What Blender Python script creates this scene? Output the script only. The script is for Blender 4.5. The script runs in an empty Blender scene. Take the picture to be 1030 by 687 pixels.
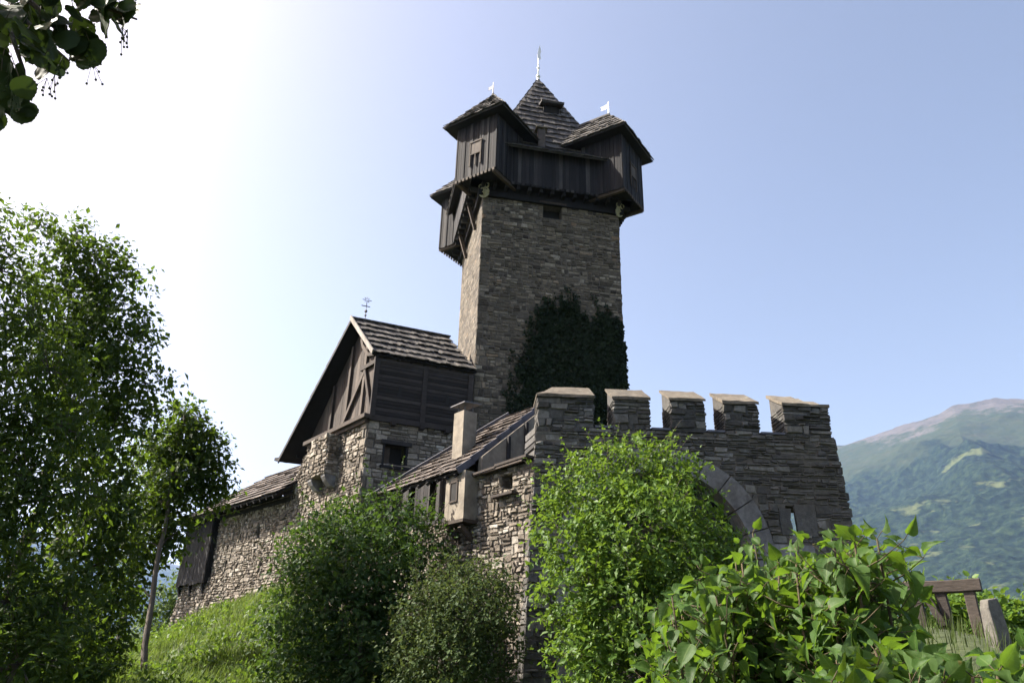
import bpy, math
import numpy as np
from math import sin, cos, pi, radians, hypot, atan2, sqrt
RNG = np.random.default_rng(7)
SC = bpy.context.scene
COL = SC.collection

# ------------------------------------------------------------------ camera
F_PX, PITCH, ROLL = 760.0, radians(23.9), radians(1.5)
V3 = lambda *a: np.array(a, float)
_fw = V3(0, cos(PITCH), sin(PITCH)); _up0 = V3(0, -sin(PITCH), cos(PITCH)); _rt0 = V3(1, 0, 0)
_rt = cos(ROLL) * _rt0 + sin(ROLL) * _up0
_up = -sin(ROLL) * _rt0 + cos(ROLL) * _up0
cam_d = bpy.data.cameras.new('camera'); cam = bpy.data.objects.new('camera', cam_d); COL.objects.link(cam)
import mathutils
cam.matrix_world = mathutils.Matrix(((_rt[0], _up[0], -_fw[0], 0), (_rt[1], _up[1], -_fw[1], 0), (_rt[2], _up[2], -_fw[2], 0), (0, 0, 0, 1)))
cam_d.sensor_width = 36; cam_d.lens = F_PX * 36 / 1030; cam_d.clip_start = .05; cam_d.clip_end = 60000
SC.camera = cam

def at(u, v, Y):
    """surveyed point: direction seen at photo pixel (u, v), at forward distance Y metres"""
    d = _fw + _rt * (u - 515) / F_PX + _up * (343.5 - v) / F_PX
    return d * (Y / d[1])

# ------------------------------------------------------------------ light
SUN_AZ, SUN_EL = radians(-83), radians(44)
W = bpy.data.worlds.new('World'); SC.world = W; W.use_nodes = True
_nt = W.node_tree; _bg = _nt.nodes['Background']; _sky = _nt.nodes.new('ShaderNodeTexSky')
_sky.sky_type = 'NISHITA'; _sky.sun_disc = False; _sky.sun_elevation = SUN_EL; _sky.sun_rotation = SUN_AZ % (2 * pi)
_sky.air_density = 1.0; _sky.dust_density = 6.5; _sky.ozone_density = 1.0; _sky.altitude = 800
_tint = _nt.nodes.new('ShaderNodeMix'); _tint.data_type = 'RGBA'; _tint.blend_type = 'MULTIPLY'; _tint.inputs[0].default_value = 1; _tint.inputs[7].default_value = (1.20, 1.0, .865, 1)
_nt.links.new(_sky.outputs[0], _tint.inputs[6]); _nt.links.new(_tint.outputs[2], _bg.inputs[0]); _bg.inputs[1].default_value = 0.083
sun_d = bpy.data.lights.new('sun', 'SUN'); sun_d.energy = 5.0; sun_d.angle = radians(.5); sun_d.color = (1, .94, .84)
sun = bpy.data.objects.new('sun', sun_d); COL.objects.link(sun)
SUN = V3(sin(SUN_AZ) * cos(SUN_EL), cos(SUN_AZ) * cos(SUN_EL), sin(SUN_EL))
sun.rotation_euler = mathutils.Vector(SUN).to_track_quat('Z', 'Y').to_euler()
SC.view_settings.view_transform = 'Standard'; SC.view_settings.look = 'None'
SC.view_settings.exposure = 1.8; SC.view_settings.gamma = 1
SC.render.engine = 'CYCLES'
SC.cycles.max_bounces = 8; SC.cycles.transmission_bounces = 6; SC.cycles.volume_bounces = 1
SC.cycles.transparent_max_bounces = 8
try: SC.cycles.use_denoising = True
except Exception: pass

# ------------------------------------------------------------------ mesh helpers
class MB:
    def __init__(s): s.V = []; s.Q = []; s.T = []; s.rq = []; s.rt = []; s.n = 0
    def add(s, V, Q=None, T=None, r=None):
        V = np.asarray(V, float).reshape(-1, 3)
        if Q is not None and len(Q):
            Q = np.asarray(Q, int).reshape(-1, 4); s.Q.append(Q + s.n)
            rr = RNG.random() if r is None else r
            s.rq.append(np.broadcast_to(np.asarray(rr, float), (len(Q),)))
        if T is not None and len(T):
            T = np.asarray(T, int).reshape(-1, 3); s.T.append(T + s.n)
            rr = RNG.random() if r is None else r
            s.rt.append(np.broadcast_to(np.asarray(rr, float), (len(T),)))
        s.V.append(V); s.n += len(V); return s
    def hexa(s, b, t, r=None):
        """solid between two quads (4 points each, same order)"""
        s.add(list(b) + list(t), [(3, 2, 1, 0), (4, 5, 6, 7), (0, 1, 5, 4), (1, 2, 6, 5), (2, 3, 7, 6), (3, 0, 4, 7)], r=r); return s
    def box(s, O, A, B, C, r=None):
        O, A, B, C = map(np.asarray, (O, A, B, C))
        return s.hexa([O, O + A, O + A + B, O + B], [O + C, O + A + C, O + A + B + C, O + B + C], r)
    def bar(s, p, q, w, h, up=(0, 0, 1), r=None):
        p, q = np.asarray(p, float), np.asarray(q, float); d = q - p; d = d / np.linalg.norm(d)
        sd = np.cross(d, up); sd /= np.linalg.norm(sd); u2 = np.cross(sd, d)
        return s.box(p - sd * w / 2 - u2 * h / 2, q - p, sd * w, u2 * h, r)
    def prism(s, poly, vec, r=None):
        """polygon (points in order) extruded by vec"""
        P = np.asarray(poly, float); n = len(P); vec = np.asarray(vec, float)
        V = list(P) + list(P + vec); Qs = [(i, (i + 1) % n, n + (i + 1) % n, n + i) for i in range(n)]
        Ts = [(0, i + 1, i) for i in range(1, n - 1)] + [(n, n + i, n + i + 1) for i in range(1, n - 1)]
        rr = RNG.random() if r is None else r
        return s.add(V, Qs, Ts, rr)
    def tube(s, pts, rad, k=7, r=None, cap=True):
        pts = np.asarray(pts, float); n = len(pts); rad = np.broadcast_to(np.asarray(rad, float), (n,))
        d = np.gradient(pts, axis=0); d /= np.linalg.norm(d, axis=1)[:, None] + 1e-9
        ref = np.where(np.abs(d[:, 2:3]) > .9, V3(1, 0, 0), V3(0, 0, 1)); a = np.cross(d, ref); a /= np.linalg.norm(a, axis=1)[:, None] + 1e-9
        b = np.cross(d, a); th = np.arange(k) * 2 * pi / k
        V = pts[:, None] + rad[:, None, None] * (a[:, None] * np.cos(th)[None, :, None] + b[:, None] * np.sin(th)[None, :, None])
        Q = [(i * k + j, i * k + (j + 1) % k, (i + 1) * k + (j + 1) % k, (i + 1) * k + j) for i in range(n - 1) for j in range(k)]
        V = list(V.reshape(-1, 3)); T = []
        if cap:
            V += [pts[0], pts[-1]]; c0 = n * k
            T = [(c0, (j + 1) % k, j) for j in range(k)] + [(c0 + 1, (n - 1) * k + j, (n - 1) * k + (j + 1) % k) for j in range(k)]
        rr = RNG.random() if r is None else r
        return s.add(V, Q, T, rr)
    def ball(s, c, rad, r=None, k=8, m=5):
        th = np.linspace(0, pi, m + 1); rad = np.asarray(rad, float) * np.ones(3)
        V = [np.asarray(c) + rad * V3(sin(t) * cos(p), sin(t) * sin(p), cos(t)) for t in th for p in np.arange(k) * 2 * pi / k]
        return s.add(V, [(i * k + j, (i + 1) * k + j, (i + 1) * k + (j + 1) % k, i * k + (j + 1) % k) for i in range(m) for j in range(k)], r=r)
    def build(s, name, mat, parent=None, smooth=False):
        me = bpy.data.meshes.new(name)
        V = np.concatenate(s.V) if s.V else np.zeros((0, 3))
        Q = np.concatenate(s.Q) if s.Q else np.zeros((0, 4), int); T = np.concatenate(s.T) if s.T else np.zeros((0, 3), int)
        me.vertices.add(len(V)); me.vertices.foreach_set('co', V.astype(np.float32).ravel())
        nl = Q.size + T.size; me.loops.add(nl); me.loops.foreach_set('vertex_index', np.concatenate([Q.ravel(), T.ravel()]).astype(np.int32))
        me.polygons.add(len(Q) + len(T))
        ls = np.concatenate([np.arange(len(Q)) * 4, Q.size + np.arange(len(T)) * 3]).astype(np.int32)
        me.polygons.foreach_set('loop_start', ls)
        me.update(calc_edges=True); me.validate()
        if len(me.polygons) == len(Q) + len(T):
            a = me.attributes.new('rnd', 'FLOAT', 'FACE')
            a.data.foreach_set('value', np.concatenate((s.rq or [np.zeros(0)]) + (s.rt or [np.zeros(0)])).astype(np.float32))
        me.polygons.foreach_set('use_smooth', np.full(len(me.polygons), bool(smooth)))
        me.materials.append(mat)
        o = bpy.data.objects.new(name, me); COL.objects.link(o); put(o, parent); return o

def put(o, parent):
    if parent is None: return
    o.parent = parent
    w = V3(0, 0, 0); p = parent
    while p is not None: w += V3(*p.location); p = p.parent
    o.location = -w
def tag(o, label=None, cat=None, group=None, kind=None):
    for k, v in (('label', label), ('category', cat), ('group', group), ('kind', kind)):
        if v: o[k] = v
    return o
def thing(name, loc, label, cat, group=None):
    o = bpy.data.objects.new(name, None); COL.objects.link(o); o.location = tuple(float(x) for x in loc); o.empty_display_size = .3
    return tag(o, label, cat, group)
Z = V3(0, 0, 1)
def D(a): return V3(cos(radians(a)), sin(radians(a)), 0)

# ------------------------------------------------------------------ materials
def mat(name):
    m = bpy.data.materials.new(name); m.use_nodes = True; nt = m.node_tree; b = nt.nodes['Principled BSDF']; return m, nt, b
def nd(nt, t, **kw):
    n = nt.nodes.new(t)
    for k, v in kw.items():
        if k.startswith('i_'): n.inputs[k[2:].replace('_', ' ')].default_value = v
        else: setattr(n, k, v)
    return n
def ramp(nt, fac, stops):
    r = nt.nodes.new('ShaderNodeValToRGB'); e = r.color_ramp.elements
    while len(e) < len(stops): e.new(.5)
    for el, (p, c) in zip(e, stops): el.position = p; el.color = (*c, 1)
    nt.links.new(fac, r.inputs[0]); return r.outputs[0]
def noise(nt, scale, detail=4, rough=.6, vec=None, stretch=None):
    n = nd(nt, 'ShaderNodeTexNoise'); n.inputs['Scale'].default_value = scale; n.inputs['Detail'].default_value = detail; n.inputs['Roughness'].default_value = rough
    if vec is None: vec = nt.nodes.new('ShaderNodeNewGeometry').outputs['Position']
    if stretch is not None:
        mp = nt.nodes.new('ShaderNodeMapping'); mp.inputs['Scale'].default_value = stretch; nt.links.new(vec, mp.inputs[0]); vec = mp.outputs[0]
    nt.links.new(vec, n.inputs['Vector']); return n.outputs['Fac']
def mixc(nt, a, b, fac, mode='MIX'):
    m = nt.nodes.new('ShaderNodeMix'); m.data_type = 'RGBA'; m.blend_type = mode
    for sock, val in ((m.inputs[0], fac), (m.inputs[6], a), (m.inputs[7], b)):
        if hasattr(val, 'is_output') : nt.links.new(val, sock)
        elif isinstance(val, tuple): sock.default_value = (*val, 1)
        else: sock.default_value = val
    return m.outputs[2]
def attr(nt, n='rnd'):
    a = nt.nodes.new('ShaderNodeAttribute'); a.attribute_name = n; return a.outputs['Fac']
def math_(nt, op, a, b=0.):
    m = nt.nodes.new('ShaderNodeMath'); m.operation = op
    for s, v in zip(m.inputs, (a, b)):
        if hasattr(v, 'is_output'): nt.links.new(v, s)
        else: s.default_value = v
    return m.outputs[0]
def bump(nt, b, h, dist=.02, strength=.6):
    n = nt.nodes.new('ShaderNodeBump'); n.inputs['Distance'].default_value = dist; n.inputs['Strength'].default_value = strength
    nt.links.new(h, n.inputs['Height']); nt.links.new(n.outputs[0], b.inputs['Normal'])

def m_stone(name, stops, fine=9., bd=.03, lichen=.35):
    m, nt, b = mat(name)
    r = attr(nt); c = ramp(nt, r, stops)
    big = noise(nt, .55, 5, .65); c = mixc(nt, c, (.085, .072, .058), math_(nt, 'MULTIPLY', ramp(nt, big, [(.42, (0, 0, 0)), (.68, (1, 1, 1))]), .55))
    fi = noise(nt, fine, 6, .7); c = mixc(nt, c, ramp(nt, fi, [(.3, (.45, .43, .4)), (.7, (1.25, 1.22, 1.15))]), .8, 'MULTIPLY')
    li = noise(nt, 3.1, 6, .7); c = mixc(nt, c, (.22, .22, .17), math_(nt, 'MULTIPLY', ramp(nt, li, [(.58, (0, 0, 0)), (.68, (1, 1, 1))]), lichen))
    stn = noise(nt, 1.6, 5, .65, stretch=(1, 1, .14)); c = mixc(nt, c, (.05, .045, .038), math_(nt, 'MULTIPLY', ramp(nt, stn, [(.52, (0, 0, 0)), (.70, (1, 1, 1))]), .6))
    nt.links.new(c, b.inputs['Base Color']); b.inputs['Roughness'].default_value = .92; b.inputs['Specular IOR Level'].default_value = .25
    bump(nt, b, noise(nt, fine * 1.4, 8, .75), bd, .8); return m
def m_wood(name, stops, stretch=(1, 1, .12), sc=7., spec=.3, rough=.8, bd=.012):
    m, nt, b = mat(name)
    c = ramp(nt, attr(nt), stops)
    g = noise(nt, sc, 7, .7, stretch=stretch); c = mixc(nt, c, ramp(nt, g, [(.3, (.4, .39, .38)), (.7, (1.3, 1.28, 1.25))]), .75, 'MULTIPLY')
    w = noise(nt, .8, 4, .6); c = mixc(nt, c, ramp(nt, w, [(.35, (.65, .62, .6)), (.65, (1.1, 1.1, 1.1))]), .6, 'MULTIPLY')
    nt.links.new(c, b.inputs['Base Color']); b.inputs['Roughness'].default_value = rough; b.inputs['Specular IOR Level'].default_value = spec
    bump(nt, b, g, bd, .7); return m
def m_plain(name, col, rough=.7, metal=0., var=.25, sc=5., bd=.004):
    m, nt, b = mat(name); n = noise(nt, sc, 6, .65)
    c = mixc(nt, col, ramp(nt, n, [(.3, (1 - var,) * 3), (.7, (1 + var,) * 3)]), 1., 'MULTIPLY')
    nt.links.new(c, b.inputs['Base Color']); b.inputs['Roughness'].default_value = rough; b.inputs['Metallic'].default_value = metal
    bump(nt, b, noise(nt, sc * 6, 4), bd, .6); return m
def m_leaf(name, stops, trans=(.16, .26, .03), tf=.35, rough=.58, spec=.15, under=None, nsc=.8):
    m, nt, b = mat(name)
    n = noise(nt, nsc, 3, .6)
    f = math_(nt, 'ADD', math_(nt, 'MULTIPLY', attr(nt), .6), math_(nt, 'MULTIPLY', math_(nt, 'ADD', math_(nt, 'MULTIPLY', math_(nt, 'SUBTRACT', n, .5), 1.8), .5), .4))
    c = ramp(nt, f, stops); tcol = mixc(nt, trans, c, .35)
    if under:
        g = nt.nodes.new('ShaderNodeNewGeometry'); c = mixc(nt, c, under, math_(nt, 'MULTIPLY', g.outputs['Backfacing'], .6))
    nt.links.new(c, b.inputs['Base Color']); b.inputs['Roughness'].default_value = rough; b.inputs['Specular IOR Level'].default_value = spec
    t = nt.nodes.new('ShaderNodeBsdfTranslucent'); nt.links.new(tcol, t.inputs[0])
    mx = nt.nodes.new('ShaderNodeMixShader'); mx.inputs[0].default_value = tf
    nt.links.new(b.outputs[0], mx.inputs[1]); nt.links.new(t.outputs[0], mx.inputs[2])
    nt.links.new(mx.outputs[0], nt.nodes['Material Output'].inputs['Surface']); return m

ST_TOWER = m_stone('tower_stone', [(0, (.035, .030, .025)), (.25, (.09, .077, .061)), (.55, (.145, .124, .096)), (.8, (.205, .176, .136)), (.93, (.29, .262, .215)), (1, (.19, .125, .075))])
ST_GATE = m_stone('slate_stone', [(0, (.036, .036, .037)), (.35, (.08, .08, .081)), (.7, (.128, .127, .125)), (1, (.20, .195, .185))], lichen=.25)
ST_RUB = m_stone('rubble_stone', [(0, (.085, .073, .061)), (.3, (.19, .163, .135)), (.65, (.265, .235, .198)), (.9, (.34, .308, .268)), (1, (.47, .445, .405))], bd=.04)
ST_DRESS = m_stone('dressed_stone', [(0, (.15, .153, .165)), (1, (.22, .223, .235))], fine=5, bd=.012, lichen=.2)
ST_COPE = m_stone('coping_stone', [(0, (.11, .097, .08)), (1, (.18, .158, .128))], fine=6, bd=.03, lichen=.8)
MORTAR = m_plain('mortar', (.085, .074, .06), .95, var=.4, bd=.02)
WD_DARK = m_wood('dark_weathered_boards', [(0, (.006, .0058, .007)), (.5, (.0135, .0125, .014)), (.85, (.025, .023, .024)), (1, (.06, .056, .055))])
WD_BEAM = m_wood('old_oak_beam', [(0, (.045, .034, .026)), (1, (.085, .064, .047))], stretch=(1, 1, 1), sc=4)
WD_LIT = m_wood('sun_bleached_boards', [(0, (.036, .028, .023)), (.6, (.064, .050, .041)), (1, (.105, .085, .07))])
WD_LOG = m_wood('brown_log_boards', [(0, (.014, .011, .010)), (.5, (.030, .025, .023)), (1, (.055, .046, .041))], stretch=(.3, .3, 1.5))
SHG = m_wood('grey_shingles', [(0, (.05, .046, .043)), (.5, (.085, .079, .074)), (.85, (.125, .115, .106)), (1, (.18, .166, .15))], stretch=(1, 1, .5), sc=9, rough=.7)
SHB = m_wood('brown_shingles', [(0, (.06, .05, .043)), (.5, (.105, .087, .075)), (.85, (.15, .125, .108)), (1, (.2, .17, .15))], stretch=(1, 1, .5), sc=9, rough=.75)
PLASTER = m_plain('old_plaster', (.185, .16, .125), .95, var=.4, sc=2.5, bd=.01)
METAL_W = m_plain('pale_metal', (.75, .74, .7), .4, .2, var=.1)
METAL_D = m_plain('dark_metal', (.10, .10, .105), .5, .6, var=.3)
LEAD = m_plain('lead_flashing', (.07, .07, .085), .6, .2, var=.3)
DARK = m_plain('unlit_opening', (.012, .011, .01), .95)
PAINT_Y = m_plain('faded_yellow_paint', (.30, .28, .17), .8, var=.35, sc=8)
BARK = m_wood('bark', [(0, (.07, .058, .046)), (1, (.13, .11, .09))], stretch=(1, 1, .3), sc=12, bd=.03)
STEM = m_wood('young_stem', [(0, (.05, .042, .02)), (1, (.10, .075, .038))], stretch=(1, 1, .3), sc=20)
GRANITE = m_stone('granite_post', [(0, (.10, .096, .088)), (1, (.14, .134, .122))], fine=18, bd=.008, lichen=.5)

# ------------------------------------------------------------------ surface builders
def masonry(mb, O, U, n, spans, z0, z1, rowh=(.1, .2), w=(.2, .5), prot=(.02, .07), jit=.13, block=0., off=None):
    """coursed rubble: every stone a small pillow standing proud of the mortar face"""
    O, U, n = map(np.asarray, (O, U, n)); rows = []; z = z0; k = 0
    while z < z1 - .03:
        h = RNG.uniform(*rowh) * RNG.choice([1., 1.9, 2.5], p=[.3, .4, .3]); h = min(h, z1 - z)
        if z1 - z - h < .06: h = z1 - z
        for (a, b) in spans(z + h / 2):
            if b - a < .04: continue
            u = a; first = True
            while u < b - 1e-6:
                ww = RNG.uniform(*w) * RNG.choice([1., 1.5])
                if block and first: ww = max(ww, block * (1.0 if k % 2 else .6))
                if b - u - ww < w[0] * .7: ww = b - u
                nl = 1 if (block and first and h < .5) else int(np.clip(round(h / RNG.uniform(*rowh)), 1, 4))
                cuts = np.concatenate([[0], np.sort((np.arange(1, nl) + RNG.uniform(-.25, .25, nl - 1)) / nl), [1]])
                for q in range(nl):
                    zz0, zz1 = z + h * cuts[q], z + h * cuts[q + 1]
                    if ww > w[0] * 2 and RNG.random() < .6:
                        f = RNG.uniform(.3, .7) * ww; rows += [(u, u + f, zz0, zz1), (u + f, u + ww, zz0, zz1)]
                    else: rows.append((u, u + ww, zz0, zz1))
                u += ww; first = False
            last = b
        z += h; k += 1
    R = np.array(rows); N = len(R)
    if N == 0: return
    g = .009
    ea = np.minimum(.022, (R[:, 1] - R[:, 0]) * .2) / (R[:, 1] - R[:, 0]); eb = np.minimum(.02, (R[:, 3] - R[:, 2]) * .25) / (R[:, 3] - R[:, 2])
    A = np.stack([np.zeros(N), ea, 1 - ea, np.ones(N)], 1); B = np.stack([np.zeros(N), eb, 1 - eb, np.ones(N)], 1)
    a = np.repeat(A[:, None, :], 4, 1); bb = np.repeat(B[:, :, None], 4, 2)   # [N, row(b), col(a)]
    ww = (R[:, 1] - R[:, 0])[:, None, None]; hh = (R[:, 3] - R[:, 2])[:, None, None]
    u = R[:, 0][:, None, None] + g + a * (ww - 2 * g); zz = R[:, 2][:, None, None] + g + bb * (hh - 2 * g)
    # tilt the stone's corners
    c = RNG.uniform(-jit, jit, (N, 2, 2, 2)) * np.minimum(.16, hh[..., None])
    du = (c[:, 0, 0, 0][:, None, None] * (1 - a) * (1 - bb) + c[:, 0, 1, 0][:, None, None] * a * (1 - bb) + c[:, 1, 0, 0][:, None, None] * (1 - a) * bb + c[:, 1, 1, 0][:, None, None] * a * bb)
    dz = (c[:, 0, 0, 1][:, None, None] * (1 - a) * (1 - bb) + c[:, 0, 1, 1][:, None, None] * a * (1 - bb) + c[:, 1, 0, 1][:, None, None] * (1 - a) * bb + c[:, 1, 1, 1][:, None, None] * a * bb)
    u = u + du; zz = zz + dz
    d = np.full((N, 4, 4), -.02); p = RNG.uniform(prot[0], prot[1], N)[:, None, None] * np.ones((N, 2, 2)); p = p + RNG.uniform(-.4, .4, (N, 2, 2)) * (prot[1] - prot[0]) * .6
    d[:, 1:3, 1:3] = p
    if off is not None: d = d + off(u, zz)
    V = O + u[..., None] * U + zz[..., None] * Z + d[..., None] * n
    q = np.array([(i * 4 + j, i * 4 + j + 1, (i + 1) * 4 + j + 1, (i + 1) * 4 + j) for i in range(3) for j in range(3)])
    Q = (np.arange(N) * 16)[:, None, None] + q[None]
    mb.add(V.reshape(-1, 3), Q.reshape(-1, 4), r=np.repeat(RNG.random(N), 9))
def core(mb, O, U, n, spans, z0, z1, depth, dz=.12):
    """the mortared body of a wall behind its face stones"""
    O, U, n = map(np.asarray, (O, U, n)); k = max(1, int(round((z1 - z0) / dz))); hs = (z1 - z0) / k
    for i in range(k):
        z = z0 + i * hs
        for a, b in spans(z + hs / 2): mb.box(O + a * U + z * Z, (b - a) * U, -depth * n, hs * Z, .5)
nrm_ = lambda v: v / np.linalg.norm(v)
def hspan(poly, v):
    P = np.asarray(poly); us = []
    for i in range(len(P)):
        (u0, v0), (u1, v1) = P[i], P[(i + 1) % len(P)]
        if (v0 - v) * (v1 - v) <= 0 and abs(v1 - v0) > 1e-9: us.append(u0 + (u1 - u0) * (v - v0) / (v1 - v0))
    return (min(us), max(us)) if len(us) >= 2 else None
def shingles(mb, O, U, Vd, N, poly, rh=.4, bw=(.12, .25), th=.03, jit=.05, lift=.05):
    """overlapping rows of split boards over a convex polygon (u along the eave, v up the slope)"""
    O, U, Vd, N = map(np.asarray, (O, U, Vd, N)); P = np.asarray(poly, float); v0, v1 = P[:, 1].min(), P[:, 1].max()
    v = v0
    while v < v1 - .02:
        lo = hspan(poly, v + 1e-4); hi = hspan(poly, min(v + rh, v1 - 1e-4))
        if lo is None or hi is None: v += rh; continue
        u = min(lo[0], hi[0]); end = max(lo[1], hi[1])
        while u < end - 1e-4:
            w_ = RNG.uniform(*bw); ub = min(end, u + w_)
            vb = v + RNG.uniform(-jit, jit) * (0.6 if v == v0 else 1); vt = min(v + rh * 1.15, v1 + .02)
            la, lb = np.clip([u + .004, ub - .004], *lo); ha, hb = np.clip([u + .004, ub - .004], *hi)
            if lb - la > .01 or hb - ha > .01:
                l = lift + RNG.uniform(-.012, .02); t = th * RNG.uniform(.6, 1.5); vb += -.09 if RNG.random() < .03 else 0.
                Pt = lambda uu, vv, nn: O + uu * U + vv * Vd + nn * N
                mb.hexa([Pt(la, vb, l), Pt(lb, vb, l + RNG.uniform(-.006, .006)), Pt(hb, vt, .004), Pt(ha, vt, .004)],
                        [Pt(la, vb, l + t), Pt(lb, vb, l + t), Pt(hb, vt, .004 + t * .5), Pt(ha, vt, .004 + t * .5)])
            u = ub
        v += rh
def vspan(poly, u): return hspan([(b, a) for a, b in poly], u)
def planks(mb, O, U, Vd, N, poly, w=(.14, .24), th=.03, gap=.012, jag=0., jt=.012):
    """boards running along Vd over a convex polygon"""
    O, U, Vd, N = map(np.asarray, (O, U, Vd, N)); P = np.asarray(poly, float); u, end = P[:, 0].min(), P[:, 0].max()
    while u < end - 1e-4:
        ww = min(RNG.uniform(*w), end - u)
        if end - u - ww < .05: ww = end - u
        a, b = u + gap / 2, u + ww - gap / 2; sa, sb = vspan(poly, min(max(a, P[:, 0].min() + 1e-4), end - 1e-4)), vspan(poly, max(min(b, end - 1e-4), P[:, 0].min() + 1e-4))
        if sa and sb:
            j = RNG.uniform(-jag, jag); o = RNG.uniform(0, jt); Pt = lambda uu, vv, nn: O + uu * U + vv * Vd + nn * N
            q = [(a, sa[0] + j), (b, sb[0] + j), (b, sb[1]), (a, sa[1])]
            mb.hexa([Pt(*x, o) for x in q], [Pt(*x, o + th) for x in q])
        u += ww
def holes(base, hs):
    """spans minus rectangular openings (a, b, z0, z1)"""
    def f(z):
        out = list(base(z))
        for a, b, z0, z1 in hs:
            if z0 < z < z1:
                nx = []
                for s, e in out:
                    if b <= s or a >= e: nx.append((s, e)); continue
                    if a > s: nx.append((s, a))
                    if b < e: nx.append((b, e))
                out = nx
        return out
    return f

# ------------------------------------------------------------------ ground
CTRL = np.array([(0, 0, -1.7), (0, 5, -1.5), (2, 3, -1.6), (3, 6, -.3), (4.2, 7, .35), (3.4, 6.4, .2), (6, 9, .15), (0, 12, -1.3), (.5, 19, -.9), (4, 18, -.6), (9, 20, .1), (-6, 20, -.9), (-5.5, 26, .9),
    (-9.3, 32.4, 2.8), (-13.3, 36.9, 1.95), (-16.1, 39.7, 1.4), (-9.5, 20, -.75), (-12, 25, -.8), (-14.5, 30, -.3), (-19, 38, -1.6), (-24, 40, -6), (-10, 14, -2.2), (-18, 20, -3.8), (-30, 25, -9), (0, 32, 2.5),
    (5, 36, 3), (12, 30, 0), (20, 30, -5), (10, 12, -.4), (15, 10, -2), (0, -10, -2), (10, -8, -2.2), (-10, -5, -2.6), (5, 46, 2), (-10, 46, -1), (25, 15, -7), (0, 62, -7), (-30, 50, -12), (30, 50, -12), (-6, 8, -1.9)], float)
def _phi(r): return np.sqrt(r * r + 4.)
_K = _phi(np.linalg.norm(CTRL[:, None, :2] - CTRL[None, :, :2], axis=2)); _wt = np.linalg.solve(_K + np.eye(len(CTRL)) * 1e-6, CTRL[:, 2] - CTRL[:, 2].mean())
def hash2(ix, iy):
    h = (ix.astype(np.int64) * 374761393 + iy.astype(np.int64) * 668265263) & 0xffffffff
    h = ((h ^ (h >> 13)) * 1274126177) & 0xffffffff
    return ((h ^ (h >> 16)) & 0xffff) / 65535.
def vnoise(x, y):
    ix, iy = np.floor(x), np.floor(y); fx, fy = x - ix, y - iy; fx = fx * fx * (3 - 2 * fx); fy = fy * fy * (3 - 2 * fy)
    return (hash2(ix, iy) * (1 - fx) + hash2(ix + 1, iy) * fx) * (1 - fy) + (hash2(ix, iy + 1) * (1 - fx) + hash2(ix + 1, iy + 1) * fx) * fy
def fbm(x, y, o=5, ridge=False):
    s = 0; a = 1; t = 0
    for i in range(o):
        n = vnoise(x * 2 ** i + 17 * i, y * 2 ** i - 31 * i); n = 1 - np.abs(2 * n - 1) if ridge else n
        s = s + a * n; t += a; a *= .5
    return s / t
def gz(x, y):
    x = np.asarray(x, float); y = np.asarray(y, float); sh = x.shape; P = np.stack([x.ravel(), y.ravel()], 1); out = np.zeros(len(P))
    for i in range(0, len(P), 20000):
        out[i:i + 20000] = _phi(np.linalg.norm(P[i:i + 20000, None] - CTRL[None, :, :2], axis=2)) @ _wt + CTRL[:, 2].mean()
    r = np.hypot(P[:, 0], P[:, 1] - 22); f = np.clip((r - 38) / 220, 0, 1); f = f * f * (3 - 2 * f); out = np.clip(out, -18, 9)
    out = out * (1 - f) - 130 * f + (fbm(P[:, 0] * .8, P[:, 1] * .8, 3) - .5) * .22
    return out.reshape(sh)
m, nt, b = mat('meadow_soil')
c = ramp(nt, noise(nt, .9, 8, .7), [(.3, (.022, .026, .012)), (.5, (.04, .055, .018)), (.7, (.065, .075, .028))])
nt.links.new(c, b.inputs['Base Color']); b.inputs['Roughness'].default_value = .95; bump(nt, b, noise(nt, 6, 6), .06, .7)
rs = np.concatenate([[.4], np.linspace(1, 70, 100), np.geomspace(74, 13000, 50)]); na = 220; th = np.arange(na) * 2 * pi / na
X = rs[:, None] * np.sin(th); Y = rs[:, None] * np.cos(th); nr = len(rs)
G = MB(); V = np.stack([X, Y, gz(X, Y)], 2).reshape(-1, 3)
jj = np.arange(na); Q = np.concatenate([np.stack([i * na + jj, i * na + (jj + 1) % na, (i + 1) * na + (jj + 1) % na, (i + 1) * na + jj], 1) for i in range(nr - 1)])
V = np.vstack([V, [[0, 0, gz(0, 0)]]]); G.add(V, Q, [(nr * na, (j + 1) % na, j) for j in range(na)], .5)
tag(G.build('ground', m, smooth=True), kind='structure')

# ------------------------------------------------------------------ mountains
PROF = np.array([(-62, 9), (-40, 8.5), (-30, 7.6), (-22, 6.2), (-15, 6), (-5, 6), (6, 8), (14, 11), (20, 13.6), (24, 15.1), (26.2, 15.7), (28.4, 16.2), (30, 16.5), (31.9, 16.95), (34.2, 16.9), (36, 16.7), (42, 15), (55, 12)])
azs = np.concatenate([np.linspace(-60, 21, 300)[:-1], np.linspace(21, 38, 420)[:-1], np.linspace(38, 54, 60)]); ts = np.linspace(0, 1.25, 250)
A, T = np.meshgrid(azs, ts); el = np.interp(A, PROF[:, 0], PROF[:, 1])
RP = np.interp(A, [-60, -15, 10, 22, 36, 54], [8500, 8800, 7000, 5600, 5400, 5600]); R0 = RP * .30
r = R0 + (RP - R0) * T; Hp = RP * np.tan(np.radians(el)) + 130
x = r * np.sin(np.radians(A)); y = r * np.cos(np.radians(A))
up = np.where(T < 1, T ** 1.12, 1 - (T - 1) * .8)
ridge = fbm(x / 900, y / 900, 5, True) - .62
h = -132 + Hp * up + Hp * .24 * ridge * np.clip(T * 1.6, 0, 1) * np.where(T < 1, np.clip((1.02 - T) * 2.2, .03, 1), .5) * np.clip(T * 8, 0, 1)
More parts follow.
